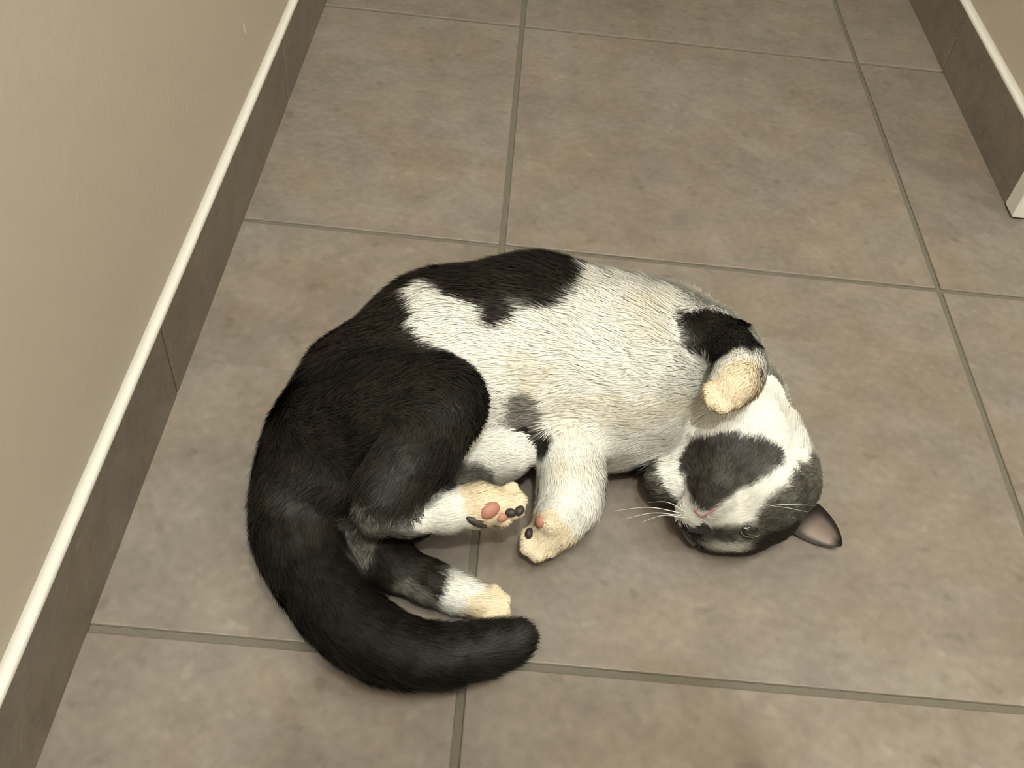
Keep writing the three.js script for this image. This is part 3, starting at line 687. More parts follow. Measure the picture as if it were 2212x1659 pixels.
    [0.1482, 0.0581, -0.1331, -0.57, 0.69, 0.44],
    [0.1475, 0.0603, -0.1409, -0.58, 0.81, 0.07],
    [0.1487, 0.0592, -0.1503, -0.53, 0.76, -0.38],
    [0.2451, 0.0675, -0.159, 0.29, 0.96, -0.02],
    [0.2379, 0.0707, -0.1512, 0.39, 0.92, -0.1],
    [0.2282, 0.0796, -0.1372, 0.58, 0.81, -0.04],
    [0.2213, 0.083, -0.1275, 0.42, 0.89, 0.19],
    [0.2167, 0.0832, -0.1218, 0.31, 0.89, 0.33],
    [0.2123, 0.0823, -0.1169, 0.19, 0.87, 0.46],
    [0.2082, 0.0805, -0.1128, 0.09, 0.82, 0.56],
    [0.2044, 0.078, -0.1092, -0.01, 0.76, 0.65],
    [0.2009, 0.0747, -0.1063, -0.28, 0.51, 0.81],
    [0.1975, 0.0685, -0.1037, -0.25, 0.48, 0.84],
    [0.1949, 0.0607, -0.1002, -0.06, 0.52, 0.86],
    [0.1928, 0.0591, -0.0991, 0, 0.54, 0.84],
    [0.1854, 0.0586, -0.099, -0.04, 0.54, 0.84],
    [0.1778, 0.0574, -0.0985, -0.03, 0.34, 0.94],
    [0.1708, 0.0553, -0.0984, -0.06, 0.08, 1],
    [0.1596, 0.0533, -0.098, 0.09, 0.09, 0.99],
    [0.1553, 0.0543, -0.0986, -0.26, 0.27, 0.92],
    [0.152, 0.0543, -0.1002, -0.54, 0.38, 0.75],
    [0.1484, 0.053, -0.1035, -0.83, 0.37, 0.41],
    [0.1386, 0.0547, -0.1508, -0.26, 0.96, -0.12],
    [0.1391, 0.0558, -0.1447, -0.32, 0.95, -0.05],
    [0.1409, 0.0559, -0.1391, -0.48, 0.84, 0.24],
    [0.1439, 0.0548, -0.1329, -0.52, 0.67, 0.53],
    [0.147, 0.0523, -0.1282, -0.49, 0.48, 0.73],
    [0.1504, 0.0499, -0.1243, -0.71, 0.27, 0.65],
    [0.1492, 0.0559, -0.1103, -0.84, 0.5, -0.21],
    [0.179, 0.0308, -0.0958, -0.25, -0.05, 0.97],
    [0.1824, 0.0307, -0.095, -0.2, -0.07, 0.98],
    [0.1864, 0.0326, -0.0942, -0.12, -0.08, 0.99],
    [0.1893, 0.0359, -0.0937, -0.1, -0.04, 0.99],
    [0.1896, 0.036, -0.0936, -0.1, -0.04, 0.99],
    [0.1925, 0.0292, -0.0942, -0.01, -0.17, 0.99],
    [0.1927, 0.031, -0.0939, -0.01, -0.14, 0.99],
    [0.1896, 0.0309, -0.0941, -0.08, -0.13, 0.99],
    [0.1863, 0.0303, -0.0945, -0.1, -0.11, 0.99],
    [0.1829, 0.0287, -0.0951, -0.17, -0.11, 0.98],
    [0.1806, 0.0257, -0.096, -0.2, -0.15, 0.97],
    [0.1811, 0.0252, -0.096, -0.19, -0.17, 0.97],
    [0.1791, 0.0315, -0.0958, -0.25, -0.03, 0.97],
    [0.1451, 0.1373, -0.2366, -0.14, 0.97, -0.19],
    [0.1521, 0.1384, -0.2374, -0.18, 0.92, -0.34],
    [0.1589, 0.1408, -0.2358, -0.21, 0.87, -0.45],
    [0.1647, 0.1423, -0.2341, 0.04, 0.92, -0.39],
    [0.1718, 0.1417, -0.2322, 0.32, 0.86, -0.38],
    [0.1888, 0.1481, -0.2014, 0.69, 0.72, -0.12],
    [0.1846, 0.1561, -0.1793, 0.36, 0.93, -0.12],
    [0.1759, 0.1578, -0.1711, 0, 1, -0.02],
    [0.1713, 0.1571, -0.172, -0.25, 0.96, -0.11],
    [0.1685, 0.1563, -0.1715, -0.38, 0.91, -0.15],
    [0.1638, 0.1542, -0.1688, -0.58, 0.8, -0.17],
    [0.1589, 0.1493, -0.1669, -0.86, 0.5, -0.11],
    [0.1589, 0.1163, -0.1954, 0.22, 0.37, 0.9],
    [0.1512, 0.1207, -0.196, 0.29, 0.64, 0.71],
    [0.1435, 0.126, -0.1975, 0.45, 0.73, 0.51],
    [0.1389, 0.1313, -0.2034, 0.26, 0.88, 0.39],
    [0.1384, 0.134, -0.2099, 0.17, 0.93, 0.33],
    [0.138, 0.1361, -0.217, 0.08, 0.97, 0.23],
    [0.1379, 0.1374, -0.2252, 0.05, 1, 0.07],
    [-0.0509, 0.143, -0.2253, -0.24, 0.96, -0.16],
    [-0.0449, 0.1449, -0.2205, -0.17, 0.98, -0.1],
    [-0.0408, 0.1458, -0.2167, -0.11, 0.99, -0.05],
    [-0.0366, 0.1462, -0.2123, -0.06, 1, 0.01],
    [-0.0318, 0.1463, -0.2084, -0.04, 1, 0.07],
    [-0.0272, 0.1462, -0.2058, -0.01, 0.99, 0.11],
    [-0.0212, 0.1459, -0.2035, 0.01, 0.99, 0.15],
    [-0.0151, 0.1457, -0.2031, 0.01, 0.98, 0.18],
    [-0.0092, 0.1452, -0.201, 0, 0.97, 0.23],
    [-0.0062, 0.1445, -0.1983, 0.01, 0.96, 0.27],
    [-0.0047, 0.1427, -0.1927, 0.03, 0.94, 0.34],
    [0.0005, 0.1406, -0.1879, 0.02, 0.91, 0.42],
    [0.0049, 0.1401, -0.1871, -0, 0.89, 0.45],
    [0.0112, 0.1408, -0.1882, -0.05, 0.89, 0.46],
    [0.0163, 0.1423, -0.1902, -0.08, 0.89, 0.45],
    [0.0213, 0.1447, -0.1943, -0.06, 0.91, 0.41],
    [0.0246, 0.1468, -0.1989, -0.05, 0.93, 0.36],
    [0.0272, 0.1474, -0.2001, -0.03, 0.93, 0.35],
    [0.0326, 0.1475, -0.2002, 0.01, 0.93, 0.36],
    [0.0391, 0.1471, -0.2001, 0.1, 0.93, 0.36],
    [0.0465, 0.1471, -0.2026, 0.14, 0.93, 0.33],
    [0.0504, 0.1478, -0.2068, 0.16, 0.95, 0.28],
    [0.0547, 0.1481, -0.2111, 0.18, 0.96, 0.23],
    [0.0591, 0.1484, -0.2164, 0.18, 0.97, 0.16],
    [0.0625, 0.1485, -0.2218, 0.18, 0.98, 0.09],
    [0.066, 0.1482, -0.2272, 0.17, 0.99, 0.02],
    [0.0693, 0.1473, -0.2363, 0.16, 0.98, -0.09],
    [0.071, 0.1457, -0.2452, 0.16, 0.97, -0.21],
    [0.0719, 0.1404, -0.2608, 0.16, 0.9, -0.4],
    [-0.0588, 0.1408, -0.2199, -0.36, 0.93, -0.07],
    [-0.0554, 0.1423, -0.2108, -0.3, 0.95, 0.03],
    [-0.0522, 0.1426, -0.203, -0.25, 0.96, 0.11],
    [-0.052, 0.1409, -0.1926, -0.21, 0.95, 0.21],
    [-0.0521, 0.1404, -0.1907, -0.2, 0.95, 0.23],
    [-0.0478, 0.1397, -0.1853, -0.14, 0.94, 0.3],
    [-0.043, 0.1387, -0.1808, -0.08, 0.93, 0.36],
    [-0.0372, 0.1372, -0.1765, -0.01, 0.93, 0.37],
    [-0.0322, 0.1359, -0.1734, 0.07, 0.94, 0.32],
    [-0.0273, 0.1346, -0.1712, 0.15, 0.94, 0.29],
    [-0.0224, 0.1333, -0.1699, 0.21, 0.92, 0.32],
    [-0.0173, 0.1317, -0.1689, 0.23, 0.89, 0.4],
    [-0.0116, 0.129, -0.1667, 0.25, 0.84, 0.48],
    [-0.0063, 0.1258, -0.1645, 0.24, 0.78, 0.58],
    [-0.0209, 0.0986, -0.0704, -0.05, 0.99, -0.16],
    [-0.0239, 0.0985, -0.0663, -0.15, 0.99, 0.08],
    [-0.0266, 0.0975, -0.0634, -0.21, 0.94, 0.25],
    [-0.03, 0.0957, -0.0609, -0.23, 0.88, 0.41],
    [-0.0335, 0.0939, -0.0591, -0.13, 0.83, 0.54],
    [-0.037, 0.0924, -0.0571, 0.14, 0.77, 0.63],
    [-0.041, 0.0916, -0.0546, 0.29, 0.69, 0.67],
    [-0.0453, 0.0907, -0.0521, 0.22, 0.61, 0.76],
    [-0.045, 0.0904, -0.052, 0.22, 0.61, 0.76],
    [-0.0424, 0.088, -0.051, 0.24, 0.54, 0.8],
    [-0.0389, 0.086, -0.0509, 0.29, 0.42, 0.86],
    [-0.0352, 0.0833, -0.0512, 0.26, 0.18, 0.95],
    [-0.0163, 0.0353, -0.0418, 0.08, 0.99, 0.08],
    [-0.0172, 0.0344, -0.0377, 0.01, 0.94, 0.35],
    [-0.0184, 0.0325, -0.0343, -0.06, 0.81, 0.59],
    [-0.02, 0.0295, -0.0315, -0.12, 0.6, 0.79],
    [0.1857, 0.0301, -0.0946, -0.11, -0.11, 0.99],
    [0.0253, 0.1483, -0.2028, -0.05, 0.95, 0.32],
    [0.1805, 0.0303, -0.0955, -0.23, -0.06, 0.97],
    [0.1855, 0.0308, -0.0945, -0.12, -0.1, 0.99],
    [0.1898, 0.034, -0.0937, -0.09, -0.08, 0.99],
    [0.1883, 0.0295, -0.0944, -0.09, -0.15, 0.98],
    [0.1835, 0.0266, -0.0953, -0.14, -0.16, 0.98],
    [0.1308, 0.1258, -0.1879, 0.32, 0.77, 0.55],
    [0.0969, 0.12, -0.1703, 0.01, 0.67, 0.74],
    [0.0624, 0.1238, -0.1714, 0.14, 0.68, 0.72],
    [0.1027, 0.0844, -0.152, 0.09, 0.26, 0.96],
    [0.1315, 0.0809, -0.1584, 0.35, 0.3, 0.89],
    [0.015, 0.03, -0.1596, 0, -0.3, 0.9],
    [-0.0267, 0.06, -0.0757, 0, -1, 0.2],
    [0.0686, 0.03, -0.1235, 0, -1, 0],
  ]],
  ['C', [
    [-0.0121, 0.0988, -0.0736, -0.26, 0.94, -0.23],
    [0.0034, 0.1009, -0.0739, 0.19, 0.97, -0.14],
    [0.0191, 0.0978, -0.0779, -0.08, 0.98, 0.2],
    [-0.005, 0.0987, -0.0631, -0.15, 0.84, 0.52],
    [0.0133, 0.0981, -0.0694, 0.31, 0.92, 0.24],
    [0.0255, 0.1, -0.0732, -0.09, 1, 0.01],
    [0.0021, 0.0917, -0.0575, 0.22, 0.37, 0.9],
    [0.0279, 0.0948, -0.0658, 0.51, 0.73, 0.46],
    [0.0016, 0.028, -0.0305, 0.13, 0.74, 0.66],
    [0.0146, 0.0245, -0.0338, 0.27, 0.89, 0.36],
    [0.0233, 0.022, -0.0288, 0.1, 0.94, 0.33],
    [0.0091, 0.0192, -0.0253, -0.19, 0.63, 0.75],
    [0.0158, 0.0177, -0.0232, 0.41, 0.67, 0.62],
    [0.0254, 0.0184, -0.0255, 0.45, 0.45, 0.77],
    [0.0417, 0.0336, -0.0749, 0.22, 0.72, 0.66],
    [0.0489, 0.0303, -0.0718, 0.33, 0.61, 0.73],
    [0.0543, 0.0408, -0.0775, -0.11, 0.28, 0.95],
    [0.0558, 0.056, -0.0796, 0.09, 0.4, 0.91],
    [0.0499, 0.0489, -0.0797, -0.44, -0.06, 0.9],
    [0.0445, 0.0372, -0.0788, -0.32, 0.61, 0.72],
    [0.1653, 0.1553, -0.1604, -0.49, 0.84, 0.21],
    [0.1748, 0.1577, -0.1639, 0.05, 1, 0.08],
    [0.1816, 0.1547, -0.1586, 0.47, 0.84, 0.28],
    [0.1686, 0.1501, -0.1481, -0.11, 0.72, 0.68],
    [0.1598, 0.1471, -0.1496, -0.41, 0.76, 0.5],
    [0.1538, 0.1429, -0.1439, -0.08, 0.84, 0.54],
    [0.1609, 0.1377, -0.1365, -0.25, 0.58, 0.78],
    [0.171, 0.1385, -0.1414, 0.18, 0.35, 0.92],
    [0.1793, 0.1468, -0.1481, 0.41, 0.41, 0.81],
    [0.015, 0.07, -0.0775, 0, -1, 0],
    [0.0091, 0.005, -0.0367, 0, -1, 0],
    [0.0502, 0.012, -0.0935, 0, -1, 0],
  ]],
  ['K', [
    [0.1668, 0.0842, -0.1295, -0.56, 0.78, 0.29],
    [0.1859, 0.0891, -0.128, -0, 0.91, 0.41],
    [0.1694, 0.082, -0.1146, -0.05, 0.99, 0.14],
    [0.2002, 0.0892, -0.1339, 0.19, 0.96, 0.18],
    [0.1601, 0.0755, -0.106, -0.54, 0.67, 0.5],
    [0.1564, 0.0726, -0.137, -0.9, 0.42, 0.08],
    [0.1549, 0.0665, -0.1503, -0.84, 0.45, -0.31],
    [0.1581, 0.072, -0.1527, -0.9, 0.37, -0.23],
    [0.1602, 0.0775, -0.1513, -0.86, 0.47, -0.21],
    [0.1646, 0.0843, -0.1477, -0.69, 0.71, -0.14],
    [0.1697, 0.0884, -0.1464, -0.52, 0.85, -0.07],
    [0.1752, 0.0911, -0.1462, -0.38, 0.92, 0.06],
    [0.1803, 0.0927, -0.1456, -0.23, 0.95, 0.19],
    [0.1862, 0.0933, -0.1445, -0.06, 0.96, 0.28],
    [0.1927, 0.0931, -0.1441, 0.07, 0.94, 0.34],
    [0.1991, 0.0924, -0.1442, 0.17, 0.92, 0.36],
    [0.205, 0.0907, -0.1436, 0.27, 0.92, 0.3],
    [0.2122, 0.0878, -0.1416, 0.35, 0.92, 0.15],
    [0.2145, 0.0865, -0.1381, 0.33, 0.94, 0.07],
    [0.2132, 0.0866, -0.1332, 0.25, 0.96, 0.09],
    [0.2087, 0.0867, -0.1279, 0.14, 0.97, 0.2],
    [0.2046, 0.0858, -0.1231, 0.06, 0.94, 0.33],
    [0.2008, 0.0847, -0.1201, -0, 0.9, 0.43],
    [0.1952, 0.0829, -0.1174, -0.07, 0.83, 0.55],
    [0.1902, 0.0805, -0.1153, -0.14, 0.67, 0.72],
    [0.1852, 0.0778, -0.1129, 0.17, 0.69, 0.7],
    [0.1791, 0.0775, -0.1091, 0.43, 0.73, 0.53],
    [0.1731, 0.0771, -0.1047, 0.2, 0.66, 0.72],
    [0.1687, 0.0746, -0.1019, 0.04, 0.59, 0.81],
    [0.1648, 0.0721, -0.1, -0.03, 0.62, 0.78],
    [0.161, 0.0692, -0.0988, -0.3, 0.45, 0.84],
    [0.1595, 0.0688, -0.0993, -0.45, 0.42, 0.79],
    [0.1568, 0.0701, -0.1028, -0.72, 0.51, 0.48],
    [0.1544, 0.07, -0.1109, -0.95, 0.29, 0.16],
    [0.154, 0.0647, -0.1221, -1, 0.05, -0.04],
    [0.153, 0.0629, -0.1318, -0.84, 0.45, 0.29],
    [0.1523, 0.0646, -0.1378, -0.82, 0.56, 0.15],
    [0.153, 0.0657, -0.1454, -0.82, 0.55, -0.15],
  ]],
  ['V', [
    [0.1374, 0.137, -0.2215, 0.07, 0.99, 0.14],
    [0.1299, 0.1344, -0.2034, 0.3, 0.89, 0.34],
    [0.1226, 0.1407, -0.2206, 0.24, 0.96, 0.11],
    [0.1115, 0.1411, -0.2088, 0.2, 0.95, 0.24],
    [0.1346, 0.1379, -0.2355, 0.21, 0.98, -0.06],
    [0.1174, 0.1002, -0.1608, 0.27, 0.42, 0.87],
    [0.0996, 0.1028, -0.1586, 0.04, 0.45, 0.89],
    [0.0825, 0.1029, -0.1586, -0, 0.44, 0.9],
    [0.0662, 0.0973, -0.1546, 0.08, 0.56, 0.82],
    [0.1317, 0.099, -0.1659, 0.44, 0.38, 0.81],
    [0.1118, 0.092, -0.1558, 0.25, 0.32, 0.91],
    [0.0906, 0.0951, -0.1551, 0.02, 0.37, 0.93],
    [0.0674, 0.0891, -0.1438, 0.09, 0.92, 0.38],
    [0.0572, 0.0889, -0.1449, -0.19, 0.87, 0.46],
    [0.0619, 0.1037, -0.1575, 0.12, 0.43, 0.89],
    [0.0459, 0.1218, -0.1665, 0.1, 0.63, 0.77],
    [0.0288, 0.1242, -0.1665, 0.03, 0.66, 0.75],
    [0.0366, 0.1163, -0.1612, 0.1, 0.56, 0.82],
    [0.1464, 0.0977, -0.1735, 0.43, 0.42, 0.8],
    [0.0553, 0.0801, -0.1193, -0.45, 0.87, 0.18],
    [0.072, 0.0817, -0.116, 0.22, 0.96, 0.16],
  ]],
  ['S', [
    [0.0361, 0.0929, -0.15, 0.12, 0.28, 0.95],
    [0.0268, 0.1002, -0.1516, 0.06, 0.37, 0.93],
    [0.032, 0.0986, -0.1514, 0.12, 0.35, 0.93],
    [0.0293, 0.0929, -0.1492, 0.09, 0.28, 0.96],
    [0.0433, 0.0895, -0.1493, -0.06, 0.43, 0.9],
  ]],
  ['T', [
    [-0.1455, 0.0474, -0.0479, -0.64, 0.47, 0.6],
    [-0.1206, 0.055, -0.0384, -0.2, 0.92, 0.32],
    [-0.1022, 0.0546, -0.0406, 0.27, 0.96, -0.03],
    [-0.1242, 0.0389, -0.0188, -0.67, 0.4, 0.62],
    [-0.1004, 0.0525, -0.0134, -0.23, 0.93, 0.28],
    [-0.0822, 0.0532, -0.0149, 0.15, 0.99, -0.07],
    [-0.0941, 0.0423, 0.0077, -0.47, 0.58, 0.66],
    [-0.0731, 0.0509, 0.0035, -0.02, 0.97, 0.25],
    [-0.074, 0.0417, 0.0186, -0.32, 0.62, 0.72],
    [-0.0528, 0.046, 0.0188, 0.01, 0.87, 0.5],
    [-0.0494, 0.0476, -0.0007, 0.24, 0.92, -0.3],
    [-0.0452, 0.0323, 0.0308, -0.1, 0.31, 0.95],
    [-0.026, 0.0445, 0.0155, 0.16, 0.96, 0.24],
    [-0.0213, 0.0325, 0.0287, 0.17, 0.41, 0.9],
    [-0.0025, 0.0404, 0.0045, 0.15, 0.98, -0.09],
    [0.0023, 0.0322, 0.0198, 0.37, 0.54, 0.76],
    [0.0222, 0.0352, -0.004, 0.23, 0.97, -0.07],
    [0.0235, 0.0293, 0.0098, 0.54, 0.55, 0.64],
    [0.0382, 0.0281, -0.0127, 0.54, 0.8, -0.27],
    [0.0425, 0.0205, -0.0031, 0.86, 0.23, 0.45],
    [-0.1517, 0.0553, -0.065, -0.72, 0.59, 0.37],
    [-0.1373, 0.0633, -0.0611, -0.29, 0.86, 0.41],
  ]],
];

const SPOTS = {
  nose: [[0.1643, 0.0467, -0.0993, -0.03, -0.12, 0.99]],
  eye: [[0.1988, 0.052, -0.096, 0.15, 0.34, 0.93]],
  eye_hidden: [[0.1631, 0.0209, -0.107, -0.77, -0.28, 0.57]],
  padA: [[0.0446, 0.0532, -0.0854, -0.91, 0.17, 0.39]],
  claw_padA: [[0.0383, 0.0393, -0.0839, -0.22, 0.89, 0.4]],
  padU: [[0.0071, 0.0958, -0.0619, 0.3, 0.66, 0.69]],
  padU2: [[0.016, 0.0901, -0.0612, 0.23, 0.59, 0.77]],
  padU3: [[0.021, 0.0929, -0.0633, -0.25, 0.56, 0.79]],
  padU4: [[0.027, 0.0946, -0.0646, 0.38, 0.79, 0.49]],
  padU5: [[-0.0007, 0.0889, -0.0561, 0.07, 0.2, 0.98]],
  mouth: [[0.1614, 0.0629, -0.0974, -0.21, -0.05, 0.98], [0.1692, 0.0704, -0.0996, 0.21, 0.39, 0.9], [0.1563, 0.0653, -0.1005, -0.72, 0.2, 0.67], [0.1647, 0.0674, -0.0975, 0.04, 0.27, 0.96], [0.1777, 0.0746, -0.1045, 0.36, 0.5, 0.79]],
  wl: [[0.1481, 0.0532, -0.1046, -0.87, 0.39, 0.31], [0.1488, 0.0526, -0.1026, -0.8, 0.34, 0.5], [0.15, 0.0527, -0.101, -0.68, 0.32, 0.66], [0.1507, 0.0566, -0.1033, -0.73, 0.52, 0.44]],
  wr: [[0.1867, 0.0625, -0.1018, 0.02, 0.61, 0.79], [0.1898, 0.0644, -0.1033, -0.06, 0.68, 0.73], [0.1919, 0.0619, -0.1011, -0.01, 0.62, 0.79]],
  creaseA: [[0.0554, 0.0727, -0.0956, -0.58, 0.78, 0.24], [0.0596, 0.0754, -0.099, -0.27, 0.94, 0.2], [0.0655, 0.0759, -0.0985, 0.05, 0.95, 0.3]],
  padB: [[0.1638, 0.106, -0.1917, 0.56, 0.56, 0.61], [0.1862, 0.1515, -0.1596, 0.69, 0.65, 0.32]],
};
const POINTS = {
  ear_top: [0.2611, 0.038, -0.1362],
  ear_low: [0.2496, 0.006, -0.1296],
  ear_tip: [0.2857, 0.01, -0.1181],
  ear2_top: [0.1542, 0.025, -0.1501],
  ear2_low: [0.1674, 0.008, -0.1367],
  ear2_tip: [0.1502, 0.006, -0.1519],
  wl1: [0.0988, 0.05, -0.1029],
  wl2: [0.1065, 0.045, -0.0998],
  wl3: [0.1202, 0.045, -0.0988],
  wl4: [0.125, 0.05, -0.1137],
  wr1: [0.2422, 0.075, -0.1067],
  wr2: [0.2376, 0.07, -0.1039],
  wr3: [0.2323, 0.06, -0.1045],
};

const CAT = [0.03, 0, -0.19];
const smin = (a, b, k) => { const h = Math.max(k - Math.abs(a - b), 0) / k; return Math.min(a, b) - h * h * k * 0.25; };
function cone(b, x, y, z) {
  const bx = b[5] - b[1], by = b[6] - b[2], bz = b[7] - b[3], l = bx * bx + by * by + bz * bz;
  const px = x - b[1], py = y - b[2], pz = z - b[3];
  const t = l > 1e-12 ? Math.min(1, Math.max(0, (px * bx + py * by + pz * bz) / l)) : 0;
  return Math.hypot(px - t * bx, py - t * by, pz - t * bz) - (b[4] + (b[8] - b[4]) * t);
}
function surface(bones, blend, join, lo, hi, cell) {        // one closed skin around round cones, cut flat where it lies on the floor
  const n = lo.map((l, i) => Math.ceil((hi[i] - l) / cell) + 1), N = n[0] * n[1] * n[2], FAR = 0.03;
  const total = new Float32Array(N).fill(FAR), part = new Float32Array(N);
  for (let q = 0; q < blend.length; q++) {
    part.fill(FAR);
    for (const b of bones) if (b[0] === q) {
      const m = FAR + Math.max(b[4], b[8]);
      const s = [0, 1, 2].map((i) => Math.max(0, Math.floor((Math.min(b[1 + i], b[5 + i]) - m - lo[i]) / cell)));
      const e = [0, 1, 2].map((i) => Math.min(n[i] - 1, Math.ceil((Math.max(b[1 + i], b[5 + i]) + m - lo[i]) / cell)));
      for (let k = s[2]; k <= e[2]; k++) for (let j = s[1]; j <= e[1]; j++) for (let i = s[0]; i <= e[0]; i++) {
        const id = (k * n[1] + j) * n[0] + i, d = cone(b, lo[0] + i * cell, lo[1] + j * cell, lo[2] + k * cell);
        if (d < FAR) part[id] = smin(part[id], d, blend[q]);
      }
    }
    if (q === 0) total.set(part); else for (let i = 0; i < N; i++) if (part[i] < FAR) total[i] = smin(total[i], part[i], join[q]);
  }
  for (let k = 0; k < n[2]; k++) for (let j = 0; j < n[1]; j++) { const f = 0.001 - (lo[1] + j * cell); for (let i = 0; i < n[0]; i++) { const id = (k * n[1] + j) * n[0] + i; if (total[id] < f) total[id] = f; } }
  // surface nets
  const at = (i, j, k) => (k * n[1] + j) * n[0] + i, vert = new Int32Array(N).fill(-1), P = [], I = [];
  for (let k = 0; k < n[2] - 1; k++) for (let j = 0; j < n[1] - 1; j++) for (let i = 0; i < n[0] - 1; i++) {
    let c = 0, x = 0, y = 0, z = 0;
    const v = []; for (let d = 0; d < 8; d++) v[d] = total[at(i + (d & 1), j + ((d >> 1) & 1), k + (d >> 2))];
    for (let a = 0; a < 8; a++) for (let s = 1; s < 8; s <<= 1) if (!(a & s)) {
      const b = a | s; if ((v[a] < 0) === (v[b] < 0)) continue;
      const t = v[a] / (v[a] - v[b]); c++;
      x += (a & 1) + (s === 1 ? t : 0); y += ((a >> 1) & 1) + (s === 2 ? t : 0); z += (a >> 2) + (s === 4 ? t : 0);
    }
    if (c) { vert[at(i, j, k)] = P.length / 3; P.push(lo[0] + (i + x / c) * cell, lo[1] + (j + y / c) * cell, lo[2] + (k + z / c) * cell); }
  }
  const quad = (a, b, c, d, flip) => { if (flip) I.push(a, c, b, a, d, c); else I.push(a, b, c, a, c, d); };
  for (let k = 1; k < n[2] - 1; k++) for (let j = 1; j < n[1] - 1; j++) for (let i = 1; i < n[0] - 1; i++) {
    const v = total[at(i, j, k)];
    if ((v < 0) !== (total[at(i + 1, j, k)] < 0)) quad(vert[at(i, j - 1, k - 1)], vert[at(i, j, k - 1)], vert[at(i, j, k)], vert[at(i, j - 1, k)], v >= 0);
    if ((v < 0) !== (total[at(i, j + 1, k)] < 0)) quad(vert[at(i - 1, j, k - 1)], vert[at(i - 1, j, k)], vert[at(i, j, k)], vert[at(i, j, k - 1)], v >= 0);
    if ((v < 0) !== (total[at(i, j, k + 1)] < 0)) quad(vert[at(i - 1, j - 1, k)], vert[at(i, j - 1, k)], vert[at(i, j, k)], vert[at(i - 1, j, k)], v >= 0);
  }
  const g = new THREE.BufferGeometry();
  g.setAttribute('position', new THREE.BufferAttribute(new Float32Array(P), 3));
  g.setIndex(I);
  g.computeVertexNormals();
  return g;
}
const COLOURS = { D: [0.0135, 0.0108, 0.0082], K: [0.030, 0.0255, 0.020], G: [0.10, 0.09, 0.076], M: [0.070, 0.064, 0.052], W: [0.81, 0.785, 0.725], C: [0.75, 0.63, 0.45], V: [0.80, 0.75, 0.65], S: [0.18, 0.168, 0.148], T: [0.0095, 0.0076, 0.0058] };
const KINDS = Object.values(COLOURS), MARKS = COAT.flatMap(([c, list]) => list.map((s) => [Object.keys(COLOURS).indexOf(c), ...s]));
// nearest markings decide; nearby ones of the same colour merge, and a little noise frays the borders
function coat(x, y, z, nx, ny, nz, out) {
  const w = 0.0028;
  const qx = x + w * noise.noise(x * 110, y * 110, z * 110), qy = y + w * noise.noise(x * 110 + 31, y * 110, z * 110), qz = z + w * noise.noise(x * 110, y * 110 + 17, z * 110);
  let best = 1e9; const D = coat.d ??= new Float32Array(MARKS.length);
  for (let i = 0; i < MARKS.length; i++) {
    const m = MARKS[i], a = qx - m[1], b = qy - m[2], c = qz - m[3], e = nx - m[4], f = ny - m[5], g = nz - m[6];
    const d = a * a + b * b + c * c + 0.00012 * (e * e + f * f + g * g);
    D[i] = d; if (d < best) best = d;
  }
  const near = Math.sqrt(best), W = coat.w ??= new Float64Array(KINDS.length); W.fill(0);
  const far = (near + 0.018) ** 2;
  for (let i = 0; i < MARKS.length; i++) if (D[i] < far) { const k = (Math.sqrt(D[i]) - near) / 0.003; W[MARKS[i][0]] += Math.exp(-k); }
  let s = 0, r = 0, gg = 0, bb = 0;
  for (let i = 0; i < KINDS.length; i++) { const q = W[i] * W[i] * W[i], c = KINDS[i]; s += q; r += q * c[0]; gg += q * c[1]; bb += q * c[2]; }
  out[0] = r / s; out[1] = gg / s; out[2] = bb / s;
  return out;
}
function flow(x, y, z, out) {        // which way the fur lies, and of what part the place is
  let best = 1e9, q = 0; out.set(0, 0, 0);
  for (const b of BONES) { const d = cone(b, x, y, z); if (d < best) { best = d; q = b[0]; } }
  for (const b of BONES) {
    const d = cone(b, x, y, z) - best; if (d > 0.012) continue;
    const w = Math.exp(-d / 0.003), l = Math.hypot(b[5] - b[1], b[6] - b[2], b[7] - b[3]); if (l < 1e-5) continue;
    out.x += w * (b[5] - b[1]) / l; out.y += w * (b[6] - b[2]) / l; out.z += w * (b[7] - b[3]) / l;
  }
  if (q === 6) { out.multiplyScalar(-1); }
  return q;
}
const cat = group('cat', CAT);
cat.userData = { label: 'grey-black and white cat lying curled on its back on the tiled floor', category: 'cat' };
const v3 = (a) => new THREE.Vector3(a[0], a[1], a[2]);
const toCat = (a) => v3(a).sub(v3(CAT));
const furSkin = new THREE.MeshStandardMaterial({ vertexColors: true, roughness: 0.85 });
const skinGeometry = surface(BONES, BLEND, JOIN, [-0.235, -0.004, -0.46], [0.32, 0.20, 0.075], 0.0024);
{
  const p = skinGeometry.attributes.position, n = skinGeometry.attributes.normal, c = new Float32Array(p.count * 3), o = [0, 0, 0];
  for (let i = 0; i < p.count; i++) { coat(p.getX(i), p.getY(i), p.getZ(i), n.getX(i), n.getY(i), n.getZ(i), o); c.set(o, 3 * i); }
  skinGeometry.setAttribute('color', new THREE.BufferAttribute(c, 3));
}
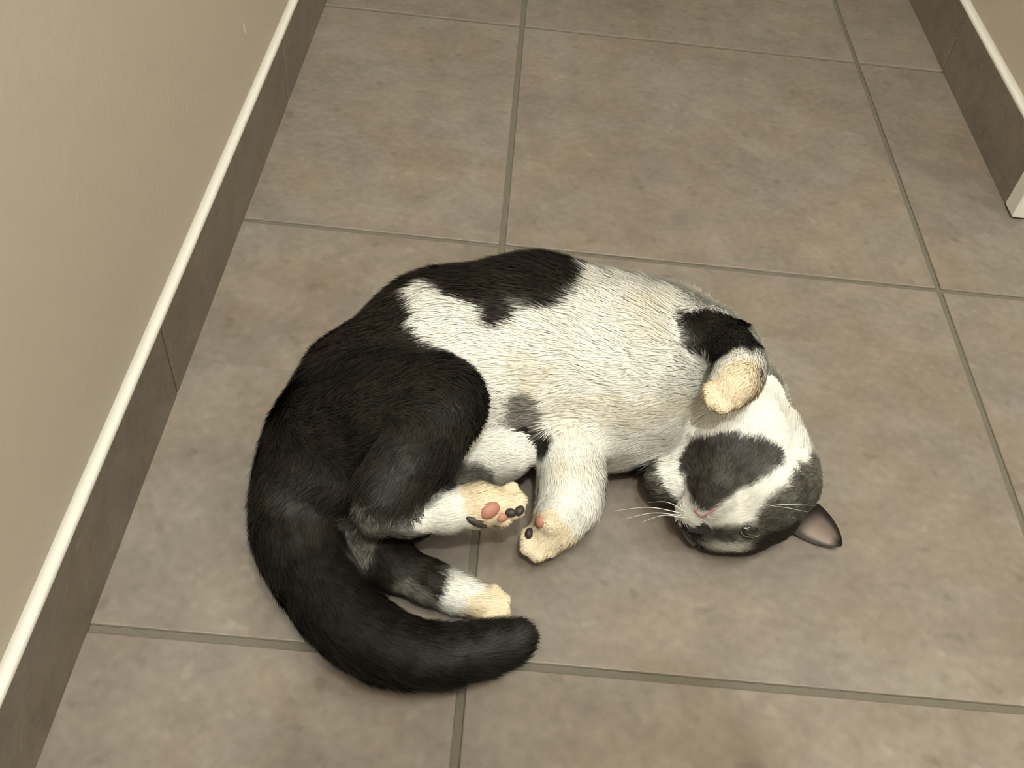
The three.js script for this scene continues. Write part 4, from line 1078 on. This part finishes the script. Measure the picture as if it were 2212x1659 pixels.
// an ear: a cupped leaf with thickness, its hollow towards `face`
function earShape(top, low, tip, face, depth, inner, outer) {
  const a = v3(top), b = v3(low), t = v3(tip), f = v3(face).normalize(), U = 22, V = 18, P = [], C = [], I = [];
  const point = (u, v, off) => {
    const base = a.clone().lerp(b, v), w = Math.pow(1 - Math.pow(u, 1.9), 0.72), mid = a.clone().lerp(b, 0.5).lerp(t, u);
    const side = base.sub(a.clone().lerp(b, 0.5)).multiplyScalar(w);
    const cup = depth * (1 - u * 0.7) * (1 - Math.pow(2 * v - 1, 2));
    return mid.add(side).addScaledVector(f, -cup + off);
  };
  for (const s of [0, 1]) for (let i = 0; i <= U; i++) for (let j = 0; j <= V; j++) {
    const u = i / U, v = j / V, edge = Math.min(1, Math.min(v, 1 - v) * 6, (1 - u) * 6);
    const q = point(u, v, s ? -0.0028 * edge - 0.0004 : 0); P.push(q.x, q.y, q.z);
    const k = s ? 0 : Math.min(1, Math.max(0, (Math.min(v, 1 - v) - 0.09) * 9)) * Math.min(1, Math.max(0, (0.93 - u) * 6)) * Math.min(1, Math.max(0, (u - 0.12) * 4));
    C.push(...outer.map((x, i2) => x + (inner[i2] - x) * k));
  }
  const M = (U + 1) * (V + 1), id = (s, i, j) => s * M + i * (V + 1) + j;
  for (let i = 0; i < U; i++) for (let j = 0; j < V; j++) {
    I.push(id(0, i, j), id(0, i + 1, j), id(0, i + 1, j + 1), id(0, i, j), id(0, i + 1, j + 1), id(0, i, j + 1));
    I.push(id(1, i, j), id(1, i + 1, j + 1), id(1, i + 1, j), id(1, i, j), id(1, i, j + 1), id(1, i + 1, j + 1));
  }
  for (let i = 0; i < U; i++) for (const j of [0, V]) { const q = [id(0, i, j), id(0, i + 1, j), id(1, i + 1, j), id(1, i, j)]; if (j) q.reverse(); I.push(q[0], q[2], q[1], q[0], q[3], q[2]); }
  const g = new THREE.BufferGeometry();
  g.setAttribute('position', new THREE.BufferAttribute(new Float32Array(P), 3)); g.setAttribute('color', new THREE.BufferAttribute(new Float32Array(C), 3));
  g.setIndex(I); g.computeVertexNormals();
  return g;
}
const EAR_IN = [0.30, 0.235, 0.205], EAR_OUT = [0.036, 0.030, 0.025];
{
  const e1 = earShape(POINTS.ear_top, POINTS.ear_low, POINTS.ear_tip, [0.05, 0.7, 0.75], 0.012, EAR_IN, EAR_OUT);
  const e2 = earShape(POINTS.ear2_top, POINTS.ear2_low, POINTS.ear2_tip, [-0.2, 0.6, 0.7], 0.008, EAR_IN, EAR_OUT);
  const whole = mergeGeometries([skinGeometry, e1, e2]);
  whole.translate(-CAT[0], -CAT[1], -CAT[2]);
  mesh('body', whole, furSkin, cat);
}
// fur: short blades lying along the body
{
  const COUNT = 300000;
  const BLADE = [[-0.5, 0, 0], [0.5, 0, 0], [-0.42, 0.06, 0.55], [0.42, 0.06, 0.55], [0, 0.03, 1]];
  const FP = new Float32Array(COUNT * 15), FN = new Float32Array(COUNT * 15), FC = new Float32Array(COUNT * 15), FI = new Uint32Array(COUNT * 9);
  const p = skinGeometry.attributes.position, n = skinGeometry.attributes.normal, c = skinGeometry.attributes.color, ix = skinGeometry.index;
  const F = ix.count / 3, cum = new Float64Array(F), A = new THREE.Vector3(), B = new THREE.Vector3(), C = new THREE.Vector3();
  let area = 0;
  for (let f = 0; f < F; f++) {
    A.fromBufferAttribute(p, ix.getX(3 * f)); B.fromBufferAttribute(p, ix.getX(3 * f + 1)); C.fromBufferAttribute(p, ix.getX(3 * f + 2));
    const low = (A.y + B.y + C.y) / 3 < 0.0035;
    B.sub(A); C.sub(A); area += low ? 0 : B.cross(C).length() / 2; cum[f] = area;
  }
  // fur direction per vertex
  const dir = new Float32Array(p.count * 3), kind = new Uint8Array(p.count), D = new THREE.Vector3();
  for (let i = 0; i < p.count; i++) { kind[i] = flow(p.getX(i), p.getY(i), p.getZ(i), D); dir[3 * i] = D.x; dir[3 * i + 1] = D.y; dir[3 * i + 2] = D.z; }
  const LEN = [0.0125, 0.0115, 0.0045, 0.006, 0.0065, 0.0065, 0.0055, 0.0105, 0.0022, 0.0022, 0.0022, 0.0022], N = new THREE.Vector3(), S = new THREE.Vector3(), P = new THREE.Vector3(), col = new THREE.Color(), Y = new THREE.Vector3();
  for (let k = 0; k < COUNT; k++) {
    const r = rnd() * area; let lo = 0, hi = F - 1;
    while (lo < hi) { const m = (lo + hi) >> 1; if (cum[m] < r) lo = m + 1; else hi = m; }
    const a = ix.getX(3 * lo), b = ix.getX(3 * lo + 1), d = ix.getX(3 * lo + 2);
    let u = rnd(), v = rnd(); if (u + v > 1) { u = 1 - u; v = 1 - v; } const w = 1 - u - v;
    const mix = (at, g) => w * at[g](a) + u * at[g](b) + v * at[g](d);
    P.set(mix(p, 'getX'), mix(p, 'getY'), mix(p, 'getZ'));
    N.set(mix(n, 'getX'), mix(n, 'getY'), mix(n, 'getZ')).normalize();
    D.set(dir[3 * a], dir[3 * a + 1], dir[3 * a + 2]);
    const cl = 0.55 * noise.noise(P.x * 60, P.y * 60, P.z * 60 + 9);       // clumps
    S.set(rnd() - 0.5, rnd() - 0.5, rnd() - 0.5).multiplyScalar(0.7); D.add(S);
    D.addScaledVector(N, -D.dot(N)); if (D.lengthSq() < 1e-6) D.set(1, 0, 0); D.normalize();
    S.crossVectors(N, D).normalize(); D.addScaledVector(S, cl).normalize();
    const long = LEN[kind[a]] * (0.7 + 0.6 * rnd()), tilt = 0.14 + 0.26 * rnd();
    D.multiplyScalar(Math.cos(tilt)).addScaledVector(N, Math.sin(tilt)).normalize();
    if (P.y + D.y * long < 0.002) D.y = Math.max(D.y, (0.002 - P.y) / long);
    D.normalize(); S.crossVectors(N, D).normalize(); Y.crossVectors(D, S).normalize();
    const wide = 0.0007 + 0.0005 * rnd();
    for (let i = 0; i < 5; i++) {
      const [bx, by, bz] = BLADE[i], o = (k * 5 + i) * 3, x = bx * wide, y = by * long, z = bz * long;
      FP[o] = P.x - CAT[0] + S.x * x + Y.x * y + D.x * z; FP[o + 1] = P.y - CAT[1] + S.y * x + Y.y * y + D.y * z; FP[o + 2] = P.z - CAT[2] + S.z * x + Y.z * y + D.z * z;
      FN[o] = Y.x; FN[o + 1] = Y.y; FN[o + 2] = Y.z;
    }
    FI.set([0, 2, 1, 1, 2, 3, 2, 4, 3].map((i) => i + k * 5), k * 9);
    const dark = mix(c, 'getX') < 0.2, streak = noise.noise(P.x * 170 + 3, P.y * 170, P.z * 170);
    const t = dark ? Math.max(0.5, 1.15 + 0.9 * streak + 0.9 * (rnd() - 0.5)) : 0.9 + 0.2 * rnd();
    col.setRGB(Math.min(0.90, mix(c, 'getX') * t), Math.min(0.88, mix(c, 'getY') * t), Math.min(0.83, mix(c, 'getZ') * t));
    for (let i = 0; i < 5; i++) FC.set([col.r, col.g, col.b], (k * 5 + i) * 3);
  }
  const g = new THREE.BufferGeometry();
  g.setAttribute('position', new THREE.BufferAttribute(FP, 3)); g.setAttribute('normal', new THREE.BufferAttribute(FN, 3)); g.setAttribute('color', new THREE.BufferAttribute(FC, 3));
  g.setIndex(new THREE.BufferAttribute(FI, 1));
  mesh('fur', g, new THREE.MeshPhysicalMaterial({ vertexColors: true, roughness: 0.55, specularIntensity: 0.42 }), cat).userData = { kind: 'stuff', label: 'short soft fur, dark on the back and white below' };
}
// small parts of the cat, each seated on the skin: spot = [x, y, z, nx, ny, nz]
function seat(o, s, sink = 0) { const n = new THREE.Vector3(s[3], s[4], s[5]).normalize(); o.position.copy(toCat(s)).addScaledVector(n, -sink); o.quaternion.setFromUnitVectors(new THREE.Vector3(0, 0, 1), n); return o; }
const padPink = new THREE.MeshStandardMaterial({ color: lin(0.40, 0.175, 0.13), roughness: 0.6 });
const padDark = new THREE.MeshStandardMaterial({ color: lin(0.035, 0.026, 0.022), roughness: 0.55 });
function pad(s, rx, ry, rz, mat, label, turn = 0) {
  const g = new THREE.SphereGeometry(1, 20, 14), q = g.attributes.position;
  for (let i = 0; i < q.count; i++) { const x = q.getX(i), y = q.getY(i); q.setXY(i, x * (1 - 0.18 * y), y + 0.12 * x * x); }
  g.scale(rx * 0.86, ry * 0.86, rz); g.rotateZ(turn); g.computeVertexNormals();
  const m = mesh('paw_pad', g, mat, cat); m.userData.label = label;
  return seat(m, s, 0.0002);
}
pad(SPOTS.padU[0], 0.0085, 0.0062, 0.0045, padPink, 'pink central pad on the sole of the raised hind paw', 0.5);
pad(SPOTS.padU2[0], 0.0052, 0.0040, 0.0035, padPink, 'pink toe pad of the raised hind paw', 0.4);
pad(SPOTS.padU3[0], 0.0050, 0.0038, 0.0034, padDark, 'dark toe pad of the raised hind paw', 0.3);
pad(SPOTS.padU4[0], 0.0046, 0.0036, 0.0034, padDark, 'dark toe pad of the raised hind paw', 0.8);
pad(SPOTS.padU5[0], 0.0095, 0.0035, 0.0034, padDark, 'dark outer pad edge of the raised hind paw', -0.5);
pad(SPOTS.padA[0], 0.0052, 0.0052, 0.0038, padPink, 'pink pad of the front paw held off the floor');
pad(SPOTS.claw_padA[0], 0.0036, 0.0050, 0.0036, padDark, 'dark toe pad of the front paw held off the floor');
pad(SPOTS.padB[0], 0.0030, 0.0040, 0.0030, padDark, 'dark pad edge of the folded front paw');
pad(SPOTS.padB[1], 0.0030, 0.0050, 0.0030, padDark, 'dark pad edge of the folded front paw');
{ // nose
  const sh = new THREE.Shape(); sh.moveTo(-0.008, 0.004); sh.quadraticCurveTo(0, 0.0065, 0.008, 0.004); sh.quadraticCurveTo(0.006, -0.003, 0, -0.0058); sh.quadraticCurveTo(-0.006, -0.003, -0.008, 0.004);
  const g = new THREE.ExtrudeGeometry(sh, { depth: 0.002, bevelEnabled: true, bevelSize: 0.0012, bevelThickness: 0.0016, bevelSegments: 3, curveSegments: 8 });
  g.rotateZ(Math.PI);
  const m = mesh('nose', g, new THREE.MeshStandardMaterial({ color: lin(0.012, 0.010, 0.010), roughness: 0.55 }), cat); m.userData.label = 'small dark nose';
  seat(m, SPOTS.nose[0], 0.0);
}
for (const [k, label] of [['eye', 'half-closed dark eye with amber rim'], ['eye_hidden', 'closed dark eye near the floor']]) {
  const s = SPOTS[k][0];
  const g = new THREE.SphereGeometry(1, 24, 16); g.scale(0.0078, 0.0042, 0.0036);
  const e = mesh('eye', g, new THREE.MeshPhysicalMaterial({ color: lin(0.012, 0.010, 0.008), roughness: 0.12, clearcoat: 1, clearcoatRoughness: 0.05 }), cat);
  e.userData.label = label; seat(e, s, -0.0002); e.rotateZ(-0.25);
  const rim = new THREE.TorusGeometry(0.0078, 0.0006, 8, 28, Math.PI * 0.9); rim.scale(1, 0.58, 1); rim.rotateZ(Math.PI);
  const r = mesh('iris_rim', rim, new THREE.MeshStandardMaterial({ color: lin(0.14, 0.10, 0.05), roughness: 0.4 }), e); r.position.z = 0.0022;
}
// mouth line
{
  const path = [1, 3, 0, 2].map((i) => { const s = SPOTS.mouth[i]; return toCat(s).addScaledVector(new THREE.Vector3(s[3], s[4], s[5]), 0.0016); });
  const m = mesh('lips', new THREE.TubeGeometry(new THREE.CatmullRomCurve3(path), 40, 0.0007, 8), new THREE.MeshStandardMaterial({ color: lin(0.30, 0.12, 0.11), roughness: 0.5 }), cat);
  m.userData.label = 'pink lip line of the closed mouth';
}
// whiskers
{
  const wm = new THREE.MeshStandardMaterial({ color: lin(0.8, 0.77, 0.7), roughness: 0.4 });
  const list = [['wl', 0, 'wl1'], ['wl', 1, 'wl2'], ['wl', 2, 'wl3'], ['wl', 3, 'wl4'], ['wr', 0, 'wr1'], ['wr', 1, 'wr2'], ['wr', 2, 'wr3']];
  for (const [k, i, e] of list) {
    const a = toCat(SPOTS[k][i]), b = toCat(POINTS[e]), mid = a.clone().lerp(b, 0.5).add(new THREE.Vector3(0, 0.006, 0)), c = new THREE.CatmullRomCurve3([a, mid, b]);
    const g = new THREE.TubeGeometry(c, 16, 0.00036, 5), q = g.attributes.position;
    for (let j = 0; j <= 16; j++) { const o = c.getPointAt(j / 16), s = 1 - 0.85 * j / 16; for (let l = 0; l < 6; l++) { const id = j * 6 + l; q.setXYZ(id, o.x + (q.getX(id) - o.x) * s, o.y + (q.getY(id) - o.y) * s, o.z + (q.getZ(id) - o.z) * s); } }
    mesh('whisker', g, wm, cat);
  }
}

// ------------------------------------------------------------------ the person taking the picture, whose hands and phone shade the floor in front
{
  const q = new THREE.Quaternion().setFromEuler(camera.rotation), eye = camera.position.clone();
  const local = (r, u, b) => new THREE.Vector3(r, u, b).applyQuaternion(q);
  const centre = eye.clone().add(local(0.035, -0.018, 0.010));
  const phone = group('phone', centre.toArray());
  phone.quaternion.copy(q);
  phone.userData = { label: 'dark phone held level in both hands of the crouching person', category: 'phone' };
  mesh('case', new RoundedBoxGeometry(0.155, 0.075, 0.008, 4, 0.004), new THREE.MeshStandardMaterial({ color: lin(0.02, 0.02, 0.022), roughness: 0.4 }), phone);
  mesh('screen', new THREE.BoxGeometry(0.148, 0.068, 0.0006), new THREE.MeshPhysicalMaterial({ color: lin(0.01, 0.01, 0.011), roughness: 0.1, clearcoat: 1 }), phone).position.set(0, 0, 0.0042);
  const ring = mesh('lens_ring', new THREE.TorusGeometry(0.0055, 0.001, 10, 32), new THREE.MeshStandardMaterial({ color: lin(0.3, 0.3, 0.3), metalness: 1, roughness: 0.3 }), phone);
  ring.position.set(-0.035, 0.018, -0.0042);
  const at = (r, u, b) => centre.clone().add(local(r, u, b)).toArray();
  // joints of the body: part, from (x, y, z, radius), to (x, y, z, radius)
  const body = [], hands = [];
  const limb = (list, part, ...js) => { for (let i = 0; i + 1 < js.length; i++) list.push([part, ...js[i], ...js[i + 1]]); };
  limb(body, 0, [0.06, 0.27, 0.98, 0.135], [0.06, 0.45, 0.93, 0.125], [0.06, 0.64, 0.85, 0.13], [0.06, 0.76, 0.78, 0.10]);
  limb(body, 0, [-0.09, 0.77, 0.77, 0.06], [0.21, 0.77, 0.77, 0.06]);
  limb(body, 3, [0.06, 0.78, 0.76, 0.055], [0.06, 0.88, 0.70, 0.05]);
  limb(body, 3, [0.06, 0.965, 0.675, 0.088], [0.06, 0.93, 0.635, 0.078]); limb(body, 3, [0.06, 0.90, 0.625, 0.06], [0.06, 0.875, 0.60, 0.04]);
  limb(body, 3, [0.06, 0.945, 0.56, 0.012], [0.06, 0.915, 0.553, 0.016]);
  for (const s of [-1, 1]) {
    limb(body, 1, [0.06 + s * 0.09, 0.28, 0.96, 0.10], [0.06 + s * 0.15, 0.46, 0.62, 0.062]);
    limb(body, 1, [0.06 + s * 0.15, 0.46, 0.62, 0.062], [0.06 + s * 0.16, 0.30, 0.76, 0.058], [0.06 + s * 0.165, 0.09, 0.82, 0.040]);
    limb(body, 2, [0.06 + s * 0.165, 0.06, 0.85, 0.042], [0.06 + s * 0.175, 0.04, 0.70, 0.040], [0.06 + s * 0.18, 0.032, 0.63, 0.033]);
    limb(body, 3, [0.06 + s * 0.088, 0.93, 0.68, 0.014], [0.06 + s * 0.092, 0.955, 0.685, 0.016]);
    const wrist = at(s * 0.112, -0.075, 0.060), elbow = [0.06 + s * 0.235, 0.55, 0.62];
    limb(body, 4, [0.06 + s * 0.15, 0.76, 0.77, 0.058], [...elbow, 0.046], [...wrist, 0.030]);
    limb(hands, 0, [...wrist, 0.027], [...at(s * 0.100, -0.045, 0.034), 0.024], [...at(s * 0.102, -0.012, 0.018), 0.020], [...at(s * 0.099, 0.02, 0.010), 0.016]);
    for (let k = 0; k < 4; k++) {
      const u = 0.030 - 0.0185 * k, l = [0.066, 0.060, 0.062, 0.070][k];
      limb(hands, 1 + k, [...at(s * 0.100, u, 0.010), 0.0095], [...at(s * 0.094, u + 0.002, -0.010), 0.0088], [...at(s * 0.080, u + 0.003, -0.0155), 0.0082], [...at(s * l, u + 0.003, -0.0145), 0.0075]);
    }
    limb(hands, 5, [...at(s * 0.096, -0.030, 0.026), 0.013], [...at(s * 0.082, -0.012, 0.0215), 0.0105], [...at(s * 0.066, 0.006, 0.0150), 0.0088]);
  }
  const bg = surface(body, [0.06, 0.05, 0.03, 0.025, 0.03], [0, 0.03, 0.02, 0.015, 0.03], [-0.30, -0.012, 0.30], [0.42, 1.08, 1.16], 0.010);
  const hg = surface(hands, [0.014, 0.004, 0.004, 0.004, 0.004, 0.006], [0, 0.005, 0.005, 0.005, 0.005, 0.006], [-0.16, 0.45, 0.22], [0.22, 0.74, 0.46], 0.003);
  const tint = (g, list, f) => {
    const p = g.attributes.position, c = new Float32Array(p.count * 3);
    for (let i = 0; i < p.count; i++) { let best = 1e9, part = 0; for (const b of list) { const d = cone(b, p.getX(i), p.getY(i), p.getZ(i)); if (d < best) { best = d; part = b[0]; } } c.set(f(part, p.getX(i), p.getY(i), p.getZ(i)), 3 * i); }
    g.setAttribute('color', new THREE.BufferAttribute(c, 3));
  };
  const SKIN = [0.50, 0.32, 0.23], HAIR = [0.05, 0.035, 0.025];
  tint(bg, body, (part, x, y, z) => part === 3 ? (z > 0.64 + Math.max(0, (0.95 - y) * 0.9) && y > 0.87 ? HAIR : SKIN) : [[0.16, 0.16, 0.17], [0.06, 0.075, 0.11], [0.09, 0.085, 0.08], SKIN, [0.16, 0.16, 0.17]][part]);
  tint(hg, hands, () => SKIN);
  const base = [0.06, 0, 0.80], whole = mergeGeometries([bg, hg]); whole.translate(-base[0], -base[1], -base[2]);
  const person = group('person', base);
  person.userData = { label: 'person crouching on the corridor floor with a phone in both hands', category: 'person' };
  mesh('figure', whole, new THREE.MeshStandardMaterial({ vertexColors: true, roughness: 0.8 }), person);
}

renderer.render(scene, camera);
